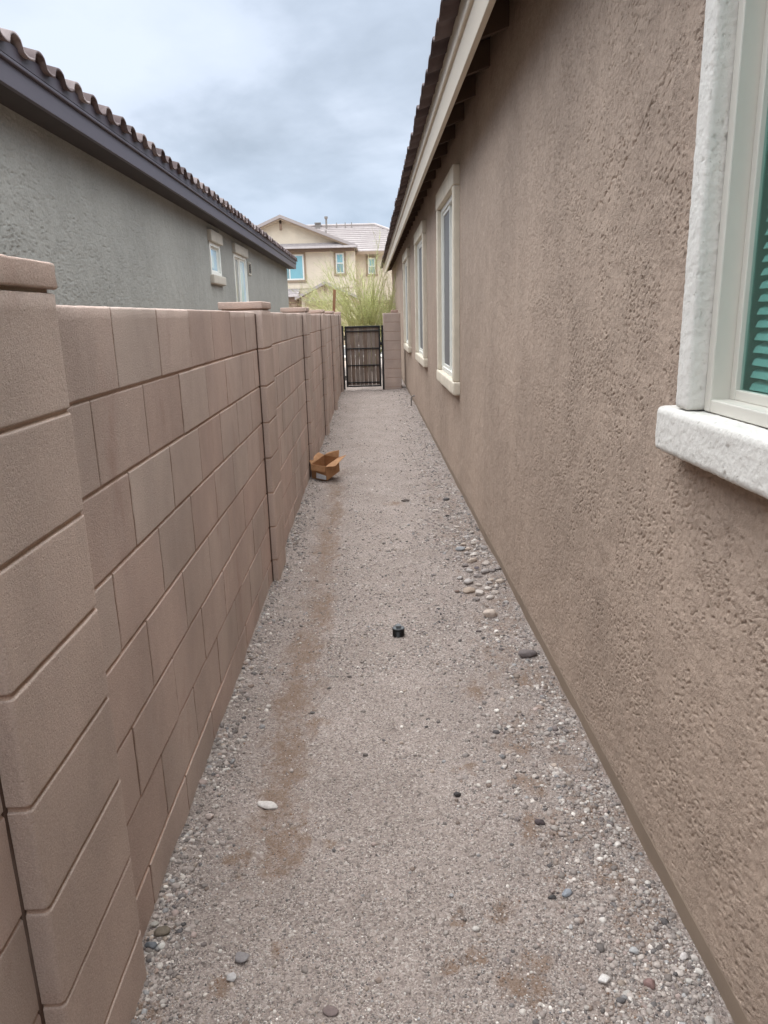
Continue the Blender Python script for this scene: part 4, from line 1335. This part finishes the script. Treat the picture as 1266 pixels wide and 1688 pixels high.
# garage
b_ = MB(); b_.prism([(-3.75 + OX, -.1), (-0.86 + OX, -.1), (-0.86 + OX, 2.56), (-2.37 + OX, 3.30), (-3.75 + OX, 2.62)], 1, 43.0 + OY, 44.998 + OY); o = b_.build('garage_wall', M_stucco_y, YH); flat_tone(o)
for s, xe in ((1, -0.62), (-1, -4.08)):
    b_ = MB(); b_.prism([(-2.37 + OX, 3.30), (xe + OX, 2.50), (xe + OX, 2.64), (-2.37 + OX, 3.46)], 1, 42.6 + OY, 45.0 + OY - .003); o = b_.build('garage_roof', M_tile_y, YH); flat_tone(o, (.4, .4, .4))
b_ = MB(); b_.box(P(-2.44, 42.66, 2.85), P(-2.32, 42.76, 3.28), .01); b_.build('gable_bracket', M_brown, YH)
ybox('garage_header', (-3.56, 42.90, 2.17), (-1.2, 43.002, 2.42), M_taupe, bevel=.01)
gd = ybox('garage_door', (-3.38, 42.97, 0), (-1.2, 43.01, 2.168), M_garage)
for i in range(4):
    for j in range(4):
        ybox('door_panel', (-3.30 + i * .525, 42.955, .12 + j * .52), (-2.86 + i * .525, 42.969, .50 + j * .52), M_garage, gd, .008)
ybox('stone_base', (-1.19, 42.93, -0.1), (-.83, 42.999, 1.32), M_taupe, bevel=.01)
ybox('stone_cap', (-1.21, 42.90, 1.3205), (-.81, 42.999, 1.40), M_brown, bevel=.01)
course_plane('porch_roof', YH, -7.6 + OX, -3.95 + OX, -7.6 + OX, -3.95 + OX, 43.4 + OY, 2.72, 44.99 + OY, 3.17, 4, M_tile_y, 3)
ybox('porch_beam', (-7.5, 43.5, 2.30), (-3.98, 43.7, 2.70), M_brown)
for x in (-7.4, -4.35):
    ybox('porch_post', (x, 43.5, -.1), (x + .3, 43.7, 2.299), M_taupe)
ybox('front_door', (-0.70, 46.93, 0), (0.12, 46.998, 2.15), M_darkdoor)
ybox('porch_slab_roof', (-0.86, 45.9, 2.25), (1.4, 46.99, 2.42), M_taupe)
b_ = MB(); b_.tube([P(-2.54, 50.0, 6.7), P(-2.54, 50.0, 7.62)], 0.06, 8); b_.tube([P(-2.54, 50, 7.55), P(-2.54, 50, 7.68)], .11, 8); b_.build('flue_pipe', M_galv, YH)
b_ = MB(); b_.box(P(-3.25, 50.2, 7.0), P(-2.95, 50.5, 7.34)); b_.box(P(-3.3, 50.15, 7.3), P(-2.9, 50.55, 7.36)); b_.build('roof_vent', M_galv, YH)
for x in (-1.9, -1.35, -0.95):
    b_ = MB(); b_.tube([P(x, 50.2, 6.9), P(x, 50.2, 7.32)], 0.03, 6); b_.build('plumbing_vent', M_galv, YH)
b_ = MB(); b_.tube([P(-2.52, 48.7, 6.1), P(-2.52, 48.7, 6.72)], 0.05, 8); b_.build('plumbing_vent', M_galv, YH)

# ------------------------------------------------------------------ palo verde tree
TREE = thing('palo_verde_tree', 'wispy yellow green desert tree with many thin upright branches behind the gate', 'tree', (-0.05, 22, -0.05))


def tree():
    r = np.random.default_rng(5)
    tr = MB(); tw = MB()
    LV, LT = [], []
    def leaf(p, sz):
        n = r.normal(size=3); n /= np.linalg.norm(n)
        a = np.cross(n, r.normal(size=3)); a /= np.linalg.norm(a); b = np.cross(n, a)
        a *= sz; b *= sz * 0.38
        LV.append([p - a, p + b, p + a, p - b])
        c = np.array(lin(*[(170, 178, 112), (186, 188, 130), (140, 154, 90), (198, 196, 144)][r.integers(4)])[:3]) * r.uniform(.95, 1.4)
        LT.append(c)
    def branch(p, d, L, r0, n, bend):
        pts = [p]; dd = d / np.linalg.norm(d)
        for i in range(n):
            dd = dd + bend + r.normal(0, 0.05, 3); dd /= np.linalg.norm(dd)
            pts.append(pts[-1] + dd * L / n)
        return pts
    # trunk: several stems from the ground
    for k in range(12):
        az = k / 12 * 2 * np.pi + r.uniform(-.3, .3)
        tilt = r.uniform(0.12, 0.62)
        d = np.array([np.cos(az) * tilt, np.sin(az) * tilt, 1.0])
        base = np.array([np.cos(az) * .06, np.sin(az) * .06, 0])
        st = branch(base, d, r.uniform(1.0, 1.4), .035, 5, np.array([0, 0, .02]))
        tr.tube(st, np.linspace(.036, .022, 6), 7)
        for j in range(8):
            p0 = st[r.integers(3, 6)]
            az2 = az + r.normal(0, .8)
            sp = r.uniform(0.15, 1.25)
            d2 = np.array([np.cos(az2) * sp, np.sin(az2) * sp, r.uniform(.7, 1.0)])
            L = r.uniform(1.3, 2.7) * (1.0 if sp < .5 else .85)
            b2 = branch(p0, d2, L, .015, 6, np.array([0, 0, r.uniform(-.02, .08)]))
            tr.tube(b2, np.linspace(.015, .004, 7), 5)
            for m in range(9):
                i0 = r.integers(1, 6)
                p1 = b2[i0]
                d3 = (b2[i0] - b2[i0 - 1]); d3 /= np.linalg.norm(d3)
                d3 = d3 + r.normal(0, .42, 3); d3[2] += r.uniform(0, .35)
                b3 = branch(p1, d3, r.uniform(.3, .95), .004, 4, np.array([0, 0, .03]))
                tw.tube(b3, np.linspace(.0055, .0018, 5), 3, cap=False)
                for q in range(5):
                    i1 = r.integers(1, 5)
                    d4 = (b3[i1] - b3[i1 - 1]); d4 /= np.linalg.norm(d4); d4 = d4 + r.normal(0, .5, 3)
                    b4 = branch(b3[i1], d4, r.uniform(.08, .28), .002, 2, np.array([0, 0, .02]))
                    tw.tube(b4, np.linspace(.003, .0014, 3), 3, cap=False)
                    dens = 1 if b4[0][2] > 2.2 else 3
                    for _ in range(r.integers(1, dens + 1)):
                        leaf(b4[r.integers(0, 3)] + r.normal(0, .03, 3), r.uniform(.009, .02))
    # dense leafy skirt low down, thicker on the right
    for k in range(58):
        a = r.uniform(0, 2 * np.pi); rad = r.uniform(.1, .75)
        c = np.array([np.cos(a) * rad + .25, np.sin(a) * rad, r.uniform(1.45, 2.15)])
        for _ in range(r.integers(30, 70)):
            leaf(c + r.normal(0, [.11, .11, .10]), r.uniform(.01, .022))
        o_ = np.array([np.cos(a) * .1, np.sin(a) * .1, .9])
        tw.tube([o_, (o_ + c) / 2 + [0, 0, .05], c], [.008, .005, .002], 3, cap=False)
    tr.build('trunk', M_bark, TREE, True)
    tg = tw.build('twigs', M_bark, TREE)
    LV_ = np.array(LV).reshape(-1, 3)
    quads_obj('crown', LV_, np.arange(len(LV_)).reshape(-1, 4), M_leaf, TREE, False, tone=np.array(LT))


tree()

# wooden stake beyond the wall
b_ = MB()
b_.prism([(-0.13, -.1), (-0.065, -.1), (0.115, 2.15), (0.05, 2.17)], 1, -0.02, 0.02)
o = b_.build('wooden_stake', M_stake)
o.location = (-0.87, 18.0, 0)
tag(o, 'reddish brown wooden stake leaning slightly behind the far end of the block wall', 'stake')

# ------------------------------------------------------------------ cardboard box
bx = thing('cardboard_box', 'small open brown cardboard box with splayed flaps against the block wall', 'box', (-0.475, 7.22, 0.0), math.radians(-24))
bx.rotation_euler = (math.radians(11), math.radians(4), math.radians(-28))
bx.location.z = 0.026


def slab(pts, th):
    """thin sheet through four points with thickness"""
    a, b, c, d = [Vector(p) for p in pts]
    n = (b - a).cross(d - a).normalized() * th
    mb = MB(); bm = mb.bm
    lo = [bm.verts.new(p) for p in (a, b, c, d)]; hi = [bm.verts.new(p + n) for p in (a, b, c, d)]
    bm.faces.new(lo[::-1]); bm.faces.new(hi)
    for i in range(4):
        bm.faces.new((lo[i], lo[(i + 1) % 4], hi[(i + 1) % 4], hi[i]))
    return mb


BW, BD, BH, ct = 0.085, 0.125, 0.155, 0.004
b_ = MB()
b_.box((-BW, -BD, 0.006), (BW, BD, 0.010))
b_.box((-BW, -BD, 0.0105), (BW, -BD + ct, BH)); b_.box((-BW, BD - ct, 0.0105), (BW, BD, BH))
b_.box((-BW, -BD + ct + .0005, 0.0105), (-BW + ct, BD - ct - .0005, BH)); b_.box((BW - ct, -BD + ct + .0005, 0.0105), (BW, BD - ct - .0005, BH))
b_.build('carton', M_card, bx)
slab([(-BW, BD, BH), (BW, BD, BH), (BW - .005, BD + .03, BH + .065), (-BW + .05, BD + .03, BH + .03)], .003).build('flap', M_card, bx)
slab([(BW, -BD, BH), (BW, BD, BH), (BW + .085, BD + .01, BH + .035), (BW + .075, -BD + .05, BH - .004)], .003).build('flap', M_card, bx)
slab([(-BW, -BD, BH), (-BW, BD, BH), (-BW - .045, BD - .03, BH + .035), (-BW - .05, -BD + .05, BH + .012)], .003).build('flap', M_card, bx)
slab([(-BW + .002, -BD - .001, BH), (BW - .002, -BD - .001, BH), (BW - .006, -BD - .022, BH - .052), (-BW + .01, -BD - .026, BH - .050)], .003).build('flap', M_card, bx)
slab([(-.036, -BD - .002, .016), (.078, -BD - .002, .012), (.080, -BD - .002, .056), (-.030, -BD - .002, .076)], .001).build('shipping_sticker', M_label, bx)

# ------------------------------------------------------------------ black threaded plug
pg = thing('pipe_plug', 'black threaded plastic pipe plug with square lug standing on the gravel path', 'pipe plug', (0.10, 3.43, float(ground_h(np.array(.10), np.array(3.43))) - .002), math.radians(8))
prof = [(0.0285, 0.0)]
z = 0.003
while z < 0.036:
    prof += [(0.0300, z), (0.0285, z + 0.0016)]
    z += 0.0032
prof += [(0.0300, 0.037), (0.0312, 0.0375), (0.0312, 0.0435), (0.0300, 0.045), (0.022, 0.045), (0.0215, 0.043)]
b_ = MB(); b_.lathe(prof, 40); b_.build('threaded_body', M_blackabs, pg, False)
b_ = MB(); b_.box((-0.0125, -0.0125, 0.0432), (0.0125, 0.0125, 0.060), 0.0015); b_.build('square_lug', M_plugtop, pg)
b_ = MB(); b_.lathe([(0.0222, 0.0445), (0.0222, 0.0462), (0.026, 0.0462), (0.0262, 0.0448)], 40); b_.build('rim', M_plugtop, pg)

# ------------------------------------------------------------------ small pipe by the wall
b_ = MB()
b_.tube([(0, 0, -0.05), (0, 0, 0.13), (0.006, 0, 0.165), (0.03, 0, 0.185), (0.075, 0, 0.188)], 0.011, 10)
b_.tube([(0, 0, 0.118), (0, 0, 0.142)], 0.0155, 10)
o = b_.build('drain_pipe', M_galv)
o.location = (0.69, 12.9, 0)
tag(o, 'short thin bent pipe rising from gravel at the stucco wall', 'pipe')
